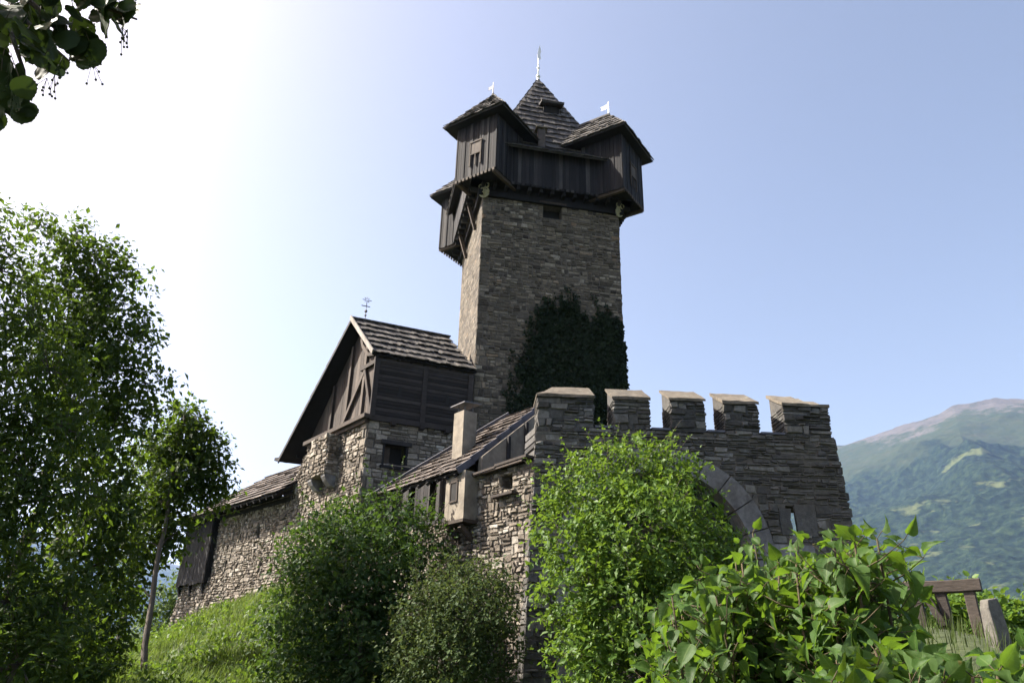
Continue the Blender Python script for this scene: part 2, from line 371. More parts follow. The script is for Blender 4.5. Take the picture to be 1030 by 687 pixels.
h += (fbm(x / 60, y / 60, 3) - .5) * 13 * np.clip(T * 6, 0, 1) * np.clip((1.08 - T) * 6, .25, 1)
treeline = np.clip((.74 + .12 * (fbm(x / 700, y / 700, 4) - .5) - T) * 9, 0, 1)
h += treeline * vnoise(x / 22, y / 22) * 14
nA, nT = len(azs), len(ts); ii, kk = np.meshgrid(np.arange(nT - 1), np.arange(nA - 1), indexing='ij'); ii, kk = ii.ravel(), kk.ravel()
MT = MB(); Q = np.stack([ii * nA + kk, ii * nA + kk + 1, (ii + 1) * nA + kk + 1, (ii + 1) * nA + kk], 1)
q4 = lambda a: (a[:-1, :-1]).ravel()
MT.add(np.stack([x, y, h], 2).reshape(-1, 3), Q, r=q4(T))
m, nt, b = mat('mountain_slopes')
t_ = attr(nt); pos = nt.nodes.new('ShaderNodeNewGeometry').outputs['Position']
n1 = noise(nt, .0016, 7, .6); n2 = noise(nt, .012, 8, .85); n3 = noise(nt, .03, 6, .85); n4 = noise(nt, .0036, 6, .6, stretch=(1, 1, 2.2))
forest = ramp(nt, n3, [(.40, (.002, .005, .004)), (.5, (.008, .017, .010)), (.62, (.026, .040, .018))])
lowm = mixc(nt, (.035, .058, .020), (.085, .085, .042), n2)
alp = ramp(nt, n2, [(.3, (.018, .03, .013)), (.55, (.030, .038, .018)), (.72, (.055, .048, .034))])
rock = ramp(nt, n2, [(.3, (.045, .041, .038)), (.7, (.10, .09, .082))])
mead = ramp(nt, math_(nt, 'SUBTRACT', n4, math_(nt, 'MULTIPLY', t_, .16)), [(.53, (0, 0, 0)), (.57, (1, 1, 1))])
c = mixc(nt, forest, lowm, mead)
tl = math_(nt, 'ADD', t_, math_(nt, 'MULTIPLY', math_(nt, 'SUBTRACT', n1, .5), .5))
c = mixc(nt, c, alp, ramp(nt, tl, [(.70, (0, 0, 0)), (.76, (1, 1, 1))]))
c = mixc(nt, c, rock, ramp(nt, math_(nt, 'ADD', tl, math_(nt, 'MULTIPLY', math_(nt, 'SUBTRACT', n2, .5), .35)), [(.93, (0, 0, 0)), (.985, (1, 1, 1))]))
nt.links.new(c, b.inputs['Base Color']); b.inputs['Roughness'].default_value = 1; b.inputs['Specular IOR Level'].default_value = .1
bump(nt, b, n3, 5., .5)
tag(MT.build('mountains', m, smooth=False), kind='structure')

# ------------------------------------------------------------------ keep tower
TW = V3(-1.54, 29.5, 0); tex = D(11.5); tey = D(101.5)
L = lambda x, y, z: TW + tex * x + tey * y + Z * z
TWX, TWY = 6.65, 6.2
keep = thing('keep_tower', L(TWX / 2, TWY / 2, 3), 'tall square stone keep crowned by dark timber gallery with corner turrets and pointed shingle roof', 'tower')
mb = MB(); slit_h = [(2.9, 3.82, 19.74, 20.46)]
full = lambda w_: (lambda z: [(0, w_)])
fs = holes(full(TWX), slit_h)
core(mb, L(0, 0, 0), tex, -tey, fs, 19.5, 20.9, .6, .12); core(mb, L(0, 0, 0), tex, -tey, full(TWX), -1, 19.5, .6, 30)
mb.box(L(0.001, .6, -1), tex * (TWX - .002), tey * (TWY - .6), Z * 21.9, .5)
mortar_core = mb.build('mortar_body', MORTAR, keep)
mb = MB(); TK = dict(rowh=(.08, .18), w=(.16, .48), prot=(.005, .045), jit=.2, block=.45)
masonry(mb, L(0, 0, 0), tex, -tey, fs, 5, 20.9, **TK)
masonry(mb, L(0, TWY, 0), -tey, -tex, full(TWY), 5, 20.9, **{**TK, 'prot': (.0, .006), 'w': (.25, .6), 'jit': .08})
masonry(mb, L(TWX, 0, 0), tey, tex, full(TWY), 5, 20.9, **TK)
mb.build('stone_wall', ST_TOWER, keep)
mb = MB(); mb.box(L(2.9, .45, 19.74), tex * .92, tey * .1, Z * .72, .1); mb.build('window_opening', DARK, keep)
mb = MB()
mb.bar(L(2.7, -.02, 20.5), L(4.0, -.02, 20.5), .3, .1); mb.build('window_lintel', WD_BEAM, keep)
# timber gallery
GX0, GX1, GY0, GY1, GZ0, GZ1 = -.63, 7.28, -.6, 6.8, 21.0, 23.3
gal = MB()
sides = [(L(GX0, GY0, 0), tex, -tey, GX1 - GX0), (L(GX1, GY0, 0), tey, tex, GY1 - GY0), (L(GX1, GY1, 0), -tex, tey, GX1 - GX0), (L(GX0, GY1, 0), -tey, -tex, GY1 - GY0)]
for O, U, N, wd in sides:
    planks(gal, O, U, Z, N, [(0, GZ0), (wd, GZ0), (wd, GZ1), (0, GZ1)], (.13, .22), .03, .01, jag=.03)
    gal.box(O - N * .1 + Z * GZ0, U * wd, N * .09, Z * (GZ1 - GZ0), .2)
gallery = gal.build('timber_gallery', WD_DARK, keep)
mb = MB()
for O, U, N, wd in sides:   # ring beam, floor joists and a scalloped skirting board
    mb.box(O - N * .62 + Z * (GZ0 - .06), U * wd, N * .6, Z * .06, .3)
    mb.box(O - N * .6 + U * .4 + Z * 20.42, U * (wd - .8), N * .16, Z * .56, .2)
    for k in np.arange(.5, wd - .3, .55): mb.box(O - N * .56 + U * k + Z * 20.74, U * .14, N * .5, Z * .2)
    for k in np.arange(.9, wd - .9, .24): mb.box(O + N * .005 + U * k + Z * (GZ0 - .1), U * .13, N * .045, Z * .13)
mb.build('floor_joists', WD_DARK, gallery)
mb = MB(); mb.bar(L(GX0 + .5, .6, 20.86), L(GX0 + .5, 5.6, 20.86), .26, .2); mb.bar(L(-.05, 1.6, 19.6), L(GX0 + .2, 1.6, 20.9), .16, .16); mb.bar(L(-.05, 4.4, 19.6), L(GX0 + .2, 4.4, 20.9), .16, .16)
mb.build('edge_beam', WD_BEAM, gallery)
# gallery pent roof
mb = MB(); EV = -1.02; sl = radians(36); run = 2.0
for i, (O, U, N, wd) in enumerate(sides):
    e = .45; O2 = O + N * e + Z * 22.78; Vd = -N * cos(sl) + Z * sin(sl); Nn = N * sin(sl) + Z * cos(sl)
    poly = [(1.2, 0), (wd - 1.2, 0), (wd - 1.35, run), (1.35, run)]
    shingles(mb, O2, U, Vd, Nn, poly, .42, (.12, .24), .03)
    mb.prism([O2 + U * a + Vd * v_ - Nn * .05 for a, v_ in poly], Nn * .05, .1)
mb.build('gallery_roof', SHG, keep)
# central spire
PC = (TWX / 2, 3.1); APEX = 31.0; PB, PZ = 2.95, 23.9
mb = MB(); slant = hypot(PB, APEX - PZ)
for (dx, dy) in ((0, -1), (1, 0), (0, 1), (-1, 0)):
    N = tex * dx + tey * dy; U = tex * -dy + tey * dx
    O = L(PC[0] + dx * PB, PC[1] + dy * PB, PZ); Vd = (-N * PB + Z * (APEX - PZ)) / slant; Nn = np.cross(U, Vd)
    if Nn[2] < 0: Nn = -Nn
    shingles(mb, O, U, Vd, Nn, [(-PB, 0), (PB, 0), (0, slant)], .50, (.12, .26), .035, .03, .06)
    mb.prism([O - U * PB - Nn * .01, O + U * PB - Nn * .01, L(*PC, APEX) - Nn * .01], -Nn * .06, .1)
spire = mb.build('spire_roof', SHG, keep)
mb = MB(); tip = L(*PC, APEX); mb.tube([tip - Z * .4, tip + Z * .15], [.14, .06]); mb.tube([tip + Z * .1, tip + Z * 1.55], [.045, .03])
mb.ball(tip + Z * .22, .13); mb.ball(tip + Z * .85, .09); mb.ball(tip + Z * 1.1, .06)
mb.build('finial', METAL_W, spire, True)
mb = MB(); a_ = tip + Z * 1.35
mb.prism([a_ - tex * .04, a_ + tex * .14 + Z * .25, a_ + tex * .1 + Z * .55, a_ + tex * .16 + Z * .8, a_ + tex * .07 + Z * 1.25, a_ - tex * .01 + Z * .9, a_ - tex * .07 + Z * .5], tey * .03)
mb.build('weathervane', METAL_W, keep)
# shed dormer on the front slope
mb = MB(); fN = -tey; fV = (tey * PB + Z * (APEX - PZ)) / slant
DO = L(PC[0] + .35, PC[1] - PB, PZ) + fV * 3.65
mb.box(DO - tex * .42 + fN * .05 - Z * .1, tex * .84, tey * .75, Z * .62, .3); dorm = mb.build('dormer', WD_DARK, spire)
mb = MB(); mb.box(DO - tex * .3 + fN * .062, tex * .6, tey * .02, Z * .42, .3); mb.build('dormer_opening', DARK, spire)
mb = MB(); dv = (tey * .9 + Z * .32); dv /= np.linalg.norm(dv); dn = np.cross(tex, dv)
shingles(mb, DO - tex * .62 + fN * .42 + Z * .47, tex, dv, dn, [(0, 0), (1.24, 0), (1.24, 1.2), (0, 1.2)], .45, (.14, .26), .04)
mb.prism([DO + tex * s + fN * .42 + Z * .44 + dv * t for s, t in ((-.62, 0), (.62, 0), (.62, 1.2), (-.62, 1.2))], dn * .05, .2)
mb.build('dormer_roof', SHG, spire)
# small chimney
mb = MB(); CO = L(2.62, -.05, 23.35); mb.box(CO, tex * .36, tey * .36, Z * 1.5, .4); chm = mb.build('chimney', SHB, keep)
mb = MB(); mb.box(CO + Z * 1.56 - tex * .12 - tey * .1, tex * .6, tey * .56, Z * .06, .8); mb.box(CO + Z * 1.49 + tex * .02 + tey * .02, tex * .05, tey * .3, Z * .08); mb.box(CO + Z * 1.49 + tex * .29 + tey * .02, tex * .05, tey * .3, Z * .08)
mb.build('chimney_cap', ST_COPE, chm)
# corner turrets
def turret(sx, sy, vane):
    d = (tex * sx + tey * sy) / sqrt(2); t = np.cross(Z, d); c0 = L(*PC, 0)
    DO_, HW, z0, z1, DI = 5.41, 1.12, 20.98, 24.45, 3.3
    P = lambda dd, tt, z: c0 + d * dd + t * tt + Z * z
    mb = MB()
    for O, U, N, wd in ((P(DO_, -HW, 0), t, d, 2 * HW), (P(DI, -HW, 0), d, -t, DO_ - DI), (P(DI, HW, 0), d, t, DO_ - DI)):
        planks(mb, O, U, Z, N, [(0, z0), (wd, z0), (wd, z1), (0, z1)], (.12, .2), .03, .012, jag=.035)
        mb.box(O - N * .1 + Z * (z0 + .05), U * wd, N * .09, Z * (z1 - z0 - .05), .2)
        for k in np.arange(0.0, wd + .01, wd / max(1, round(wd / .42))): mb.box(O + N * .03 + U * (k - .025) + Z * z0, U * .05, N * .03, Z * (z1 - z0))
    mb.box(P(DI, -HW, z0 + .02), d * (DO_ - DI), t * 2 * HW, Z * .05, .1)
    box = mb.build('corner_turret', WD_DARK, keep)
    mb = MB()
    for s in (-1, 1):
        mb.bar(P(DI + .3, s * (HW - .1), z0 - .06), P(DO_ + .02, s * (HW - .1), z0 - .06), .15, .16)
    for k in np.arange(-HW, HW, .21): mb.box(P(DO_ + .035, k, z0 - .1), t * .12, d * .04, Z * .16)
    mb.build('bracket_beams', WD_BEAM, box)
    # carved and painted console under the floor
    mb = MB(); q = P(DO_ - .75, 0, z0 - .45); fd = nrm_(d - Z * .35 - tey * .5); fu = nrm_(Z - fd * fd[2]); fs_ = np.cross(fu, fd)
    ring = lambda c, r_, w_: mb.tube([c + (fs_ * cos(a) + fu * sin(a)) * r_ for a in np.linspace(0, 2 * pi, 15)], w_, 5, cap=False)
    mb.prism([q + (fs_ * cos(a) + fu * sin(a)) * (.2 + .03 * cos(3 * a)) for a in np.linspace(0, 2 * pi, 17)[:-1]], -fd * .05, .5)
    ring(q + fd * .02, .24, .035); ring(q + fu * .34 + fs_ * .12, .12, .04); ring(q + fu * .3 - fs_ * .15, .09, .035); mb.tube([q + fs_ * -.12 + fd * .03, q + fu * .05 + fd * .05, q + fs_ * .12 + fd * .03], .025, 5)
    mb.bar(q - fd * .06 + fu * .6, q - fd * .06 - fu * .2, .12, .1, up=fd, r=.0)
    mb.build('carved_console', PAINT_Y, box, True)
    # little shuttered window
    mb = MB(); w0 = P(DO_ + .06, -.33, 21.55)
    mb.box(w0, t * .06, d * .05, Z * 1.35, .5); mb.box(w0 + t * .6, t * .06, d * .05, Z * 1.35, .5); mb.box(w0 + Z * 1.3 - t * .03, t * .72, d * .06, Z * .07, .5); mb.box(w0 + Z * .62, t * .66, d * .05, Z * .06, .5); mb.box(w0 + Z * 0 + t * .3, t * .05, d * .04, Z * .62, .5)
    mb.build('window_frame', WD_BEAM, box)
    mb = MB(); mb.box(w0 + t * .07 + Z * .7, t * .52, d * .03, Z * .58, .9); mb.build('shutter', WD_LIT, box)
    # hipped roof
    EZ, RZ, DE, HE, DP = 24.15, 26.55, 5.88, 1.72, 4.3
    mb = MB(); rise = RZ - EZ
    hs = hypot(DE - DP, rise); U = t; Vd = (-d * (DE - DP) + Z * rise) / hs; N = d * rise / hs + Z * (DE - DP) / hs
    shingles(mb, P(DE, 0, EZ), U, Vd, N, [(-HE, 0), (HE, 0), (0, hs)], .42, (.12, .22), .03)
    mb.prism([P(DE, -HE, EZ) - N * .005, P(DE, HE, EZ) - N * .005, P(DP, 0, RZ) - N * .005], -N * .06, .05)
    ss = hypot(HE, rise)
    for s in (-1, 1):
        Vs = (-t * s * HE + Z * rise) / ss; Ns = t * s * rise / ss + Z * HE / ss; Us = d
        DIr = .6
        poly = [(2.2, 0), (DE, 0), (DP, ss), (DIr, ss)]
        shingles(mb, P(0, s * HE, EZ), Us, Vs, Ns, poly, .42, (.12, .22), .03)
        mb.prism([P(0, s * HE, EZ) + Us * a + Vs * v_ - Ns * .005 for a, v_ in poly], -Ns * .06, .05)
    mb.bar(P(DP + .05, 0, RZ + .03), P(.8, 0, RZ + .03), .14, .08)
    mb.build('turret_roof', SHG, box)
    mb = MB()   # eaves boarding
    mb.prism([P(DE - .03, -HE + .03, EZ - .08), P(DE - .03, HE - .03, EZ - .08), P(2.4, HE - .03, EZ - .08), P(2.4, -HE + .03, EZ - .08)], Z * .05, .2)
    mb.build('eaves_boarding', WD_DARK, box)
    p = P(DP, 0, RZ); mb = MB(); mb.tube([p - Z * .2, p + Z * .85], [.03, .018]); mb.ball(p + Z * .1, .06)
    s = -1 if sx < 0 else 1; g = .5 if sx > 0 else .34
    f0 = p + Z * .5
    k_ = .72 if sx > 0 else .5; fx_ = tex * .72 - tey * .69
    mb.prism([f0 + fx_ * .02, f0 - fx_ * .3 * k_ - Z * .10 * k_, f0 - fx_ * .62 * k_ - Z * .06 * k_, f0 - fx_ * .50 * k_ + Z * .10 * k_, f0 - fx_ * .64 * k_ + Z * .26 * k_, f0 - fx_ * .3 * k_ + Z * .28 * k_, f0 + fx_ * .02 + Z * .40 * k_], tey * .02)
    mb.build('weathervane', METAL_W if sx > 0 else METAL_D, box)
for sx, sy in ((-1, -1), (1, -1), (1, 1), (-1, 1)): turret(sx, sy, True)

# ------------------------------------------------------------------ battlement wall (gatehouse front)
GW = V3(.766, 20, 0); gx = D(2.5); gn = V3(gx[1], -gx[0], 0); gy = -gn
gP = lambda x, y, z: GW + gx * x + gy * y + Z * z
gate = thing('battlement_wall', gP(4, .5, -1), 'grey slate wall with five capped merlons and stone archway half hidden by the bright bush', 'castle wall')
xl = lambda z: -.34 * (7.25 - min(z, 7.25)) / 7.4
xr = lambda z: 8.28 + .06 * (7.25 - min(z, 7.25))
AC, AR, ARI, AS = (3.39, 2.95), 2.885, 2.28, 3.3
def gspan(z):
    out = [(xl(z), xr(z))]; h = 0
    if z < AC[1]: h = ARI + .1
    elif z < AC[1] + ARI: h = sqrt((ARI + .1) ** 2 - (z - AC[1]) ** 2)
    if h: out = [(out[0][0], AC[0] - h), (AC[0] + h, out[0][1])]
    return out
slit = [(6.5, 7.5, 3.6, 4.36)]
gs = holes(gspan, slit)
mb = MB(); core(mb, gP(0, 0, 0), gx, gn, holes(gspan, [(6.7, 7.5, 3.6, 4.4)]), -2, 6.34, .9, .07); mb.build('mortar_body', MORTAR, gate)
mb = MB()
def gface(z):   # keep the rubble out of the voussoir ring
    out = []
    h = 0
    if z < AC[1]: h = AR
    elif z < AC[1] + AR: h = sqrt(AR ** 2 - (z - AC[1]) ** 2)
    for a, b_ in holes(lambda q: [(xl(q), xr(q))], slit + [(5.55, 7.35, 3.0, 3.36)])(z):
        if not h: out.append((a, b_)); continue
        if a < AC[0] - h: out.append((a, min(b_, AC[0] - h)))
        if b_ > AC[0] + h: out.append((max(a, AC[0] + h), b_))
    return out
GK = dict(rowh=(.055, .135), w=(.18, .5), prot=(.0, .08), jit=.26, block=.7)
masonry(mb, gP(0, 0, 0), gx, gn, gface, -1.5, 6.34, **GK)
# left return face, running back to the curtain wall
gl = D(106); gln = V3(-gl[1], gl[0], 0) * 1.0
gln = gln if gln @ V3(-1, 0, 0) > 0 else -gln
bat = lambda u, z: np.maximum(0, .34 * (7.25 - np.minimum(z, 7.25)) / 7.4) * .95
masonry(mb, gP(0, 0, 0), gl, gln, full(.95), -1.5, 6.34, rowh=(.16, .3), w=(.5, 1.), prot=(.0, .02), off=bat)
masonry(mb, gP(8.3, 0, 0), gy, gx, full(.9), -1.5, 6.34, rowh=(.16, .36), w=(.4, .9), prot=(.0, .06), off=lambda u, z: .06 * (7.25 - np.minimum(z, 7.25)))
mb.build('stone_wall', ST_GATE, gate)
mb = MB(); mb.box(gP(0, .02, -2), gl * .93, gx * .4, Z * 8.34, .5); mb.build('mortar_return', MORTAR, gate)
mb = MB()   # voussoirs and impost
na_ = 11
for k in range(na_):
    a0, a1 = pi * k / na_ + .006, pi * (k + 1) / na_ - .006; pr = .05 + RNG.uniform(0, .02)
    ri, ro = ARI, AR - .01 + RNG.uniform(-.03, .03)
    aa = np.linspace(a0, a1, 5)
    for j in range(4):
        q = [(AC[0] + r_ * cos(a), AC[1] + r_ * sin(a)) for r_, a in ((ri, aa[j]), (ro, aa[j]), (ro, aa[j + 1]), (ri, aa[j + 1]))]
        mb.hexa([gP(x_, .75, z_) for x_, z_ in q], [gP(x_, -pr, z_) for x_, z_ in q], k / na_)
for s in (-1, 1):
    for z_ in np.arange(-1.4, 2.9, .62): mb.box(gP(AC[0] + (ARI if s > 0 else -AR) + .01, -.05 - RNG.uniform(0, .02), z_), gx * (AR - ARI - .02), gy * .8, Z * .6)
mb.box(gP(6.0, -.09, 3.02), gx * 1.32, gy * .3, Z * .32, .8)
mb.build('arch_stones', ST_DRESS, gate)
mb = MB(); planks(mb, gP(0, .7, 0), gx, Z, gn, [(AC[0] - ARI - .1, -1.6), (AC[0] + ARI + .1, -1.6), (AC[0] + ARI + .1, 3.0), (AC[0] + 1.2, 5.0), (AC[0] - 1.2, 5.0), (AC[0] - ARI - .1, 3.0)], (.2, .3), .05)
mb.box(gP(AC[0] - ARI - .2, .75, -1.6), gx * (2 * ARI + .4), gy * .05, Z * 6.8, .0)
mb.build('gate_boards', WD_DARK, gate)
mb = MB()   # slabs that frame the slit, ragged on the inside
mb.prism([gP(6.52, -.035, 3.6), gP(6.80, -.035, 3.6), gP(6.83, -.035, 3.8), gP(6.79, -.035, 4.0), gP(6.84, -.035, 4.3), gP(6.5, -.035, 4.3)], gy * .12, .3)
mb.prism([gP(6.97, -.035, 3.58), gP(7.5, -.03, 3.58), gP(7.5, -.03, 4.42), gP(6.93, -.035, 4.42), gP(6.95, -.035, 4.05), gP(6.98, -.035, 3.85)], gy * .12, .42)
mb.build('slit_frame', ST_GATE, gate)
MER = [(-.02, 1.57), (2.10, 3.15), (3.72, 4.72), (5.24, 6.24), (6.95, 8.28)]
MZ = 7.2
for i, (a, b_) in enumerate(MER):
    mb = MB()
    sp = (lambda z: [(a + .03, b_ - .03)])
    masonry(mb, gP(0, 0, 0), gx, gn, lambda z: [(a, b_)], 6.3, MZ, **{**GK, 'w': (.2, .6)})
    masonry(mb, gP(a, .9, 0), -gy, -gx, full(.9), 6.36, MZ, **{**GK, 'block': 0, 'w': (.3, .6), 'prot': (0, .01), 'jit': .1})
    masonry(mb, gP(b_, 0, 0), gy, gx, full(.9), 6.36, MZ, **{**GK, 'block': 0, 'w': (.2, .5), 'prot': (0, .05)})
    mb.box(gP(a + .015, .01, 6.3), gx * (b_ - a - .03), gy * .88, Z * (MZ - 6.31), .3)
    mer = mb.build('merlon', ST_GATE, gate)
    mb = MB(); e = .025; h0 = MZ + RNG.uniform(-.01, .02); hipL, hipR = (.55 if i == 0 else 0), (.62 if i == 4 else 0); BZ = .60
    n_ = 5; xs = np.linspace(a - e, b_ + e, n_ + 1); th_ = .085
    def top(x_, y_):
        f = (y_ + .09) / 1.08; hh = BZ * f
        if hipL: hh = min(hh, (x_ - (a - e)) / hipL * BZ)
        if hipR: hh = min(hh, (b_ + e - x_) / hipR * BZ)
        return h0 + hh
    V = []; ys = (-.09, .3, .65, .99)
    xs2 = sorted(set(list(xs) + ([a - e + hipL] if hipL else []) + ([b_ + e - hipR] if hipR else [])))
    for zo in (0, th_):
        for yy in ys:
            for xx in xs2: V.append(gP(xx, yy + RNG.uniform(-.015, .015), top(xx, yy) + zo + RNG.uniform(-.012, .012)))
    nx, ny = len(xs2), len(ys); idx = lambda k, j, q: k * nx * ny + j * nx + q; Qs = []
    for k in (0, 1):
        for j in range(ny - 1):
            for q in range(nx - 1): Qs.append((idx(k, j, q), idx(k, j, q + 1), idx(k, j + 1, q + 1), idx(k, j + 1, q)))
    for q in range(nx - 1):
        for j in (0, ny - 1): Qs.append((idx(0, j, q), idx(0, j, q + 1), idx(1, j, q + 1), idx(1, j, q)))
    for j in range(ny - 1):
        for q in (0, nx - 1): Qs.append((idx(0, j, q), idx(0, j + 1, q), idx(1, j + 1, q), idx(1, j, q)))
    mb.add(V, Qs, r=RNG.random())
    mb.build('coping_slab', ST_COPE, mer)
    mb = MB()   # masonry wedge closing the space under the tilted slab
    xa, xb = a + .02, b_ - .02
    ax0, ax1 = (xa + hipL if hipL else xa), (xb - hipR if hipR else xb)
    F = [gP(xa, .0, MZ - .02), gP(xb, .0, MZ - .02), gP(xb, .88, MZ - .02), gP(xa, .88, MZ - .02)]
    Tp = [gP(ax0 if not hipL else xa + .1, .0, h0 + .02), gP(ax1, .0, h0 + .02), gP(ax1 if hipR else xb, .88, h0 + BZ * .86), gP(ax0 if hipL else xa, .88, h0 + BZ * .86)]
    mb.hexa(F, Tp, .4); mb.build('coping_bed', ST_GATE, mer)
mb = MB()
for (a, b_), (c_, d_) in zip(MER[:-1], MER[1:]): mb.box(gP(b_ + .02, -.06, 6.35), gx * (c_ - b_ - .04), gy * 1.0, Z * .06)
mb.build('crenel_sill', LEAD, gate)

# ------------------------------------------------------------------ curtain wall
CQ = V3(.601, 20.1, 0); d1 = D(128); d3 = D(38); cn = -d3
cP = lambda s, o, z: CQ + d1 * s - d3 * o + Z * z        # o = distance out of the wall face
curt = thing('curtain_wall', cP(5, -.5, 0), 'sunlit rubble wall with plank capping and an embrasure, climbing from the battlements to the gabled house', 'castle wall')
ctop = lambda s: 5.36 if s < 2.45 else 4.25
emb = [(.78, 1.28, 4.62, 5.16)]
def csp(z): return [(-.15, 2.45)] if z > 4.25 else [(-.15, 9.6)]
cs = holes(csp, emb)
mb = MB(); core(mb, cP(0, 0, 0), d1, cn, cs, -2, 5.36, .7, .09); mb.build('mortar_body', MORTAR, curt)
mb = MB(); RK = dict(rowh=(.08, .19), w=(.12, .36), prot=(.01, .075), jit=.3)
masonry(mb, cP(0, 0, 0), d1, cn, cs, -1.5, 5.36, **RK)
masonry(mb, cP(1.28, 0, 0), -d3 * -1, -d1, full(.6), 4.62, 5.16, rowh=(.09, .2), w=(.15, .4), prot=(0, .05))
mb.build('stone_wall', ST_RUB, curt)
mb = MB()
mb.bar(cP(-.1, -.2, 5.46), cP(1.3, -.2, 5.44), .95, .07); mb.bar(cP(1.28, -.2, 5.4), cP(2.46, -.2, 5.37), .95, .06); mb.bar(cP(.1, .2, 5.40), cP(2.46, .2, 5.36), .1, .1)
mb.build('plank_capping', WD_LIT, curt)
mb = MB(); mb.bar(cP(.5, .1, 4.58), cP(1.45, .1, 4.58), .3, .07); mb.build('embrasure_sill', WD_LIT, curt)
mb = MB(); mb.box(cP(.7, -.62, 4.55), d1 * .66, d3 * .06, Z * .7, .2); mb.build('embrasure_dark_backing', WD_DARK, curt)  # dark sheet behind the embrasure, stands in for the shade in its recess

# ------------------------------------------------------------------ lean-to house
E0 = V3(-1.50, 21.75, 5.45); SLP = .86; RO = .65
lean = thing('lean_to_house', cP(5, -1, 4), 'low lean-to with brown shingle roof, plastered bay and tall plain chimney beside the gabled house', 'house')
lP = lambda s1, s3, dz=0.: E0 + d1 * s1 + d3 * s3 + Z * (s3 * SLP + dz)
sl_ = sqrt(1 + SLP ** 2); lV = (d3 + Z * SLP) / sl_; lN = (-d3 * SLP + Z) / sl_
RP_ = [(0, 0), (5.15, 0), (1.9, 3.4 * sl_), (0, 3.4 * sl_)]
mb = MB(); shingles(mb, E0, d1, lV, lN, RP_, .36, (.12, .24), .03, .03, .045)
mb.build('roof', SHB, lean); roof_l = bpy.data.objects['roof']
mb = MB()
mb.prism([E0 + d1 * a + lV * v_ - lN * .008 for a, v_ in RP_], -lN * .07, .2)
for k in np.arange(.15, 4.6, .5): mb.bar(lP(k, .02, -.13), lP(k, .9, -.13), .09, .1)
rl = mb.build('rafters', WD_DARK, lean)
mb = MB()
n_ = 7
for k in range(n_):   # stepped verge boards
    mb.bar(E0 - d1 * .03 + lV * (k * 4.4 / n_) - lN * (-.02), E0 - d1 * .03 + lV * ((k + 1) * 4.4 / n_ + .06) - lN * .03, .05, .2, up=lN)
mb.build('verge_boards', LEAD, lean)
mb = MB(); a_, b__ = E0 + d1 * 5.15, E0 + d1 * 1.9 + lV * 3.4 * sl_
mb.bar(a_ + lN * .03, b__ + lN * .03, .08, .24, up=lN); mb.build('flashing', LEAD, lean)
# loggia wall, end wall and bay
mb = MB(); planks(mb, cP(0, -1.15, 0), d1, Z, cn, [(2.5, 4.2), (9.3, 4.2), (9.3, 6.5), (2.5, 6.5)], (.18, .3), .04); mb.box(cP(2.5, -1.2, 4.2), d1 * 6.8, d3 * .1, Z * 2.4, .2)
for s in (3.9, 4.9, 6.2, 7.4): mb.box(cP(s, .0, 4.25), d1 * .16, d3 * .16, Z * 1.5)
mb.box(cP(3.4, .06, 4.25), d1 * 5.2, d3 * .2, Z * .12)
mb.build('loggia_boards', WD_DARK, lean)
bs0, bs1, bo = 2.38, 3.36, .5
zr = lambda s3: E0[2] + (s3) * SLP - .1
mb = MB()
ztop = zr(RO - bo)
mb.prism([cP(bs0, bo, 4.08), cP(bs1, bo, 4.06), cP(bs1, bo, ztop), cP(bs0, bo, ztop)], d3 * .62, .5)
mb.prism([cP(bs0 + .02, bo - .6, 4.2), cP(bs0 + .02, bo - .6, zr(RO - bo + .6)), cP(bs0 + .02, -2.4, zr(RO + 2.4)), cP(bs0 + .02, -2.4, 4.2)], d1 * .2, .5)
bay = mb.build('bay', PLASTER, lean)
mb = MB(); mb.box(cP(bs0 + .38, bo + .012, 4.66), d1 * .30, d3 * .02, Z * .52, .2); mb.build('window_opening', DARK, bay)
mb = MB()
for s, w_ in ((.33, .05), (.68, .05)): mb.box(cP(bs0 + s, bo + .03, 4.62), d1 * w_, d3 * .05, Z * .6, .4)
mb.box(cP(bs0 + .33, bo + .03, 5.18), d1 * .4, d3 * .05, Z * .05, .4); mb.box(cP(bs0 + .33, bo + .04, 4.6), d1 * .4, d3 * .06, Z * .05, .4)
mb.build('window_frame', WD_LIT, bay)
mb = MB(); mb.box(cP(bs0 - .06, bo + .05, 3.98), d1 * 1.1, d3 * .66, Z * .09, .3); mb.bar(cP(bs0 + .2, bo - .05, 3.9), cP(bs0 + .2, -.2, 3.4), .14, .14); mb.bar(cP(bs1 - .2, bo - .05, 3.9), cP(bs1 - .2, -.2, 3.4), .14, .14)
mb.build('bay_floor', WD_BEAM, bay)
mb = MB()
for o_, zz in ((-1.05, 5.5), (-1.75, 5.5)): mb.bar(cP(bs0 - .01, o_, zz - .2), cP(bs0 - .01, o_, zr(RO - o_) - .02), .1, .14, up=d1)
mb.bar(cP(bs0 - .01, -.55, 5.62), cP(bs0 - .01, -2.4, 5.66), .1, .16)
mb.build('wall_timbers', WD_DARK, lean)
mb = MB(); mb.prism([cP(bs0, -.5, 5.45), cP(1.2, -.5, 5.5), cP(1.2, -1.4, 5.8), cP(bs0, -1.4, 5.9)], Z * .05, .4); mb.build('lower_flashing', LEAD, lean)
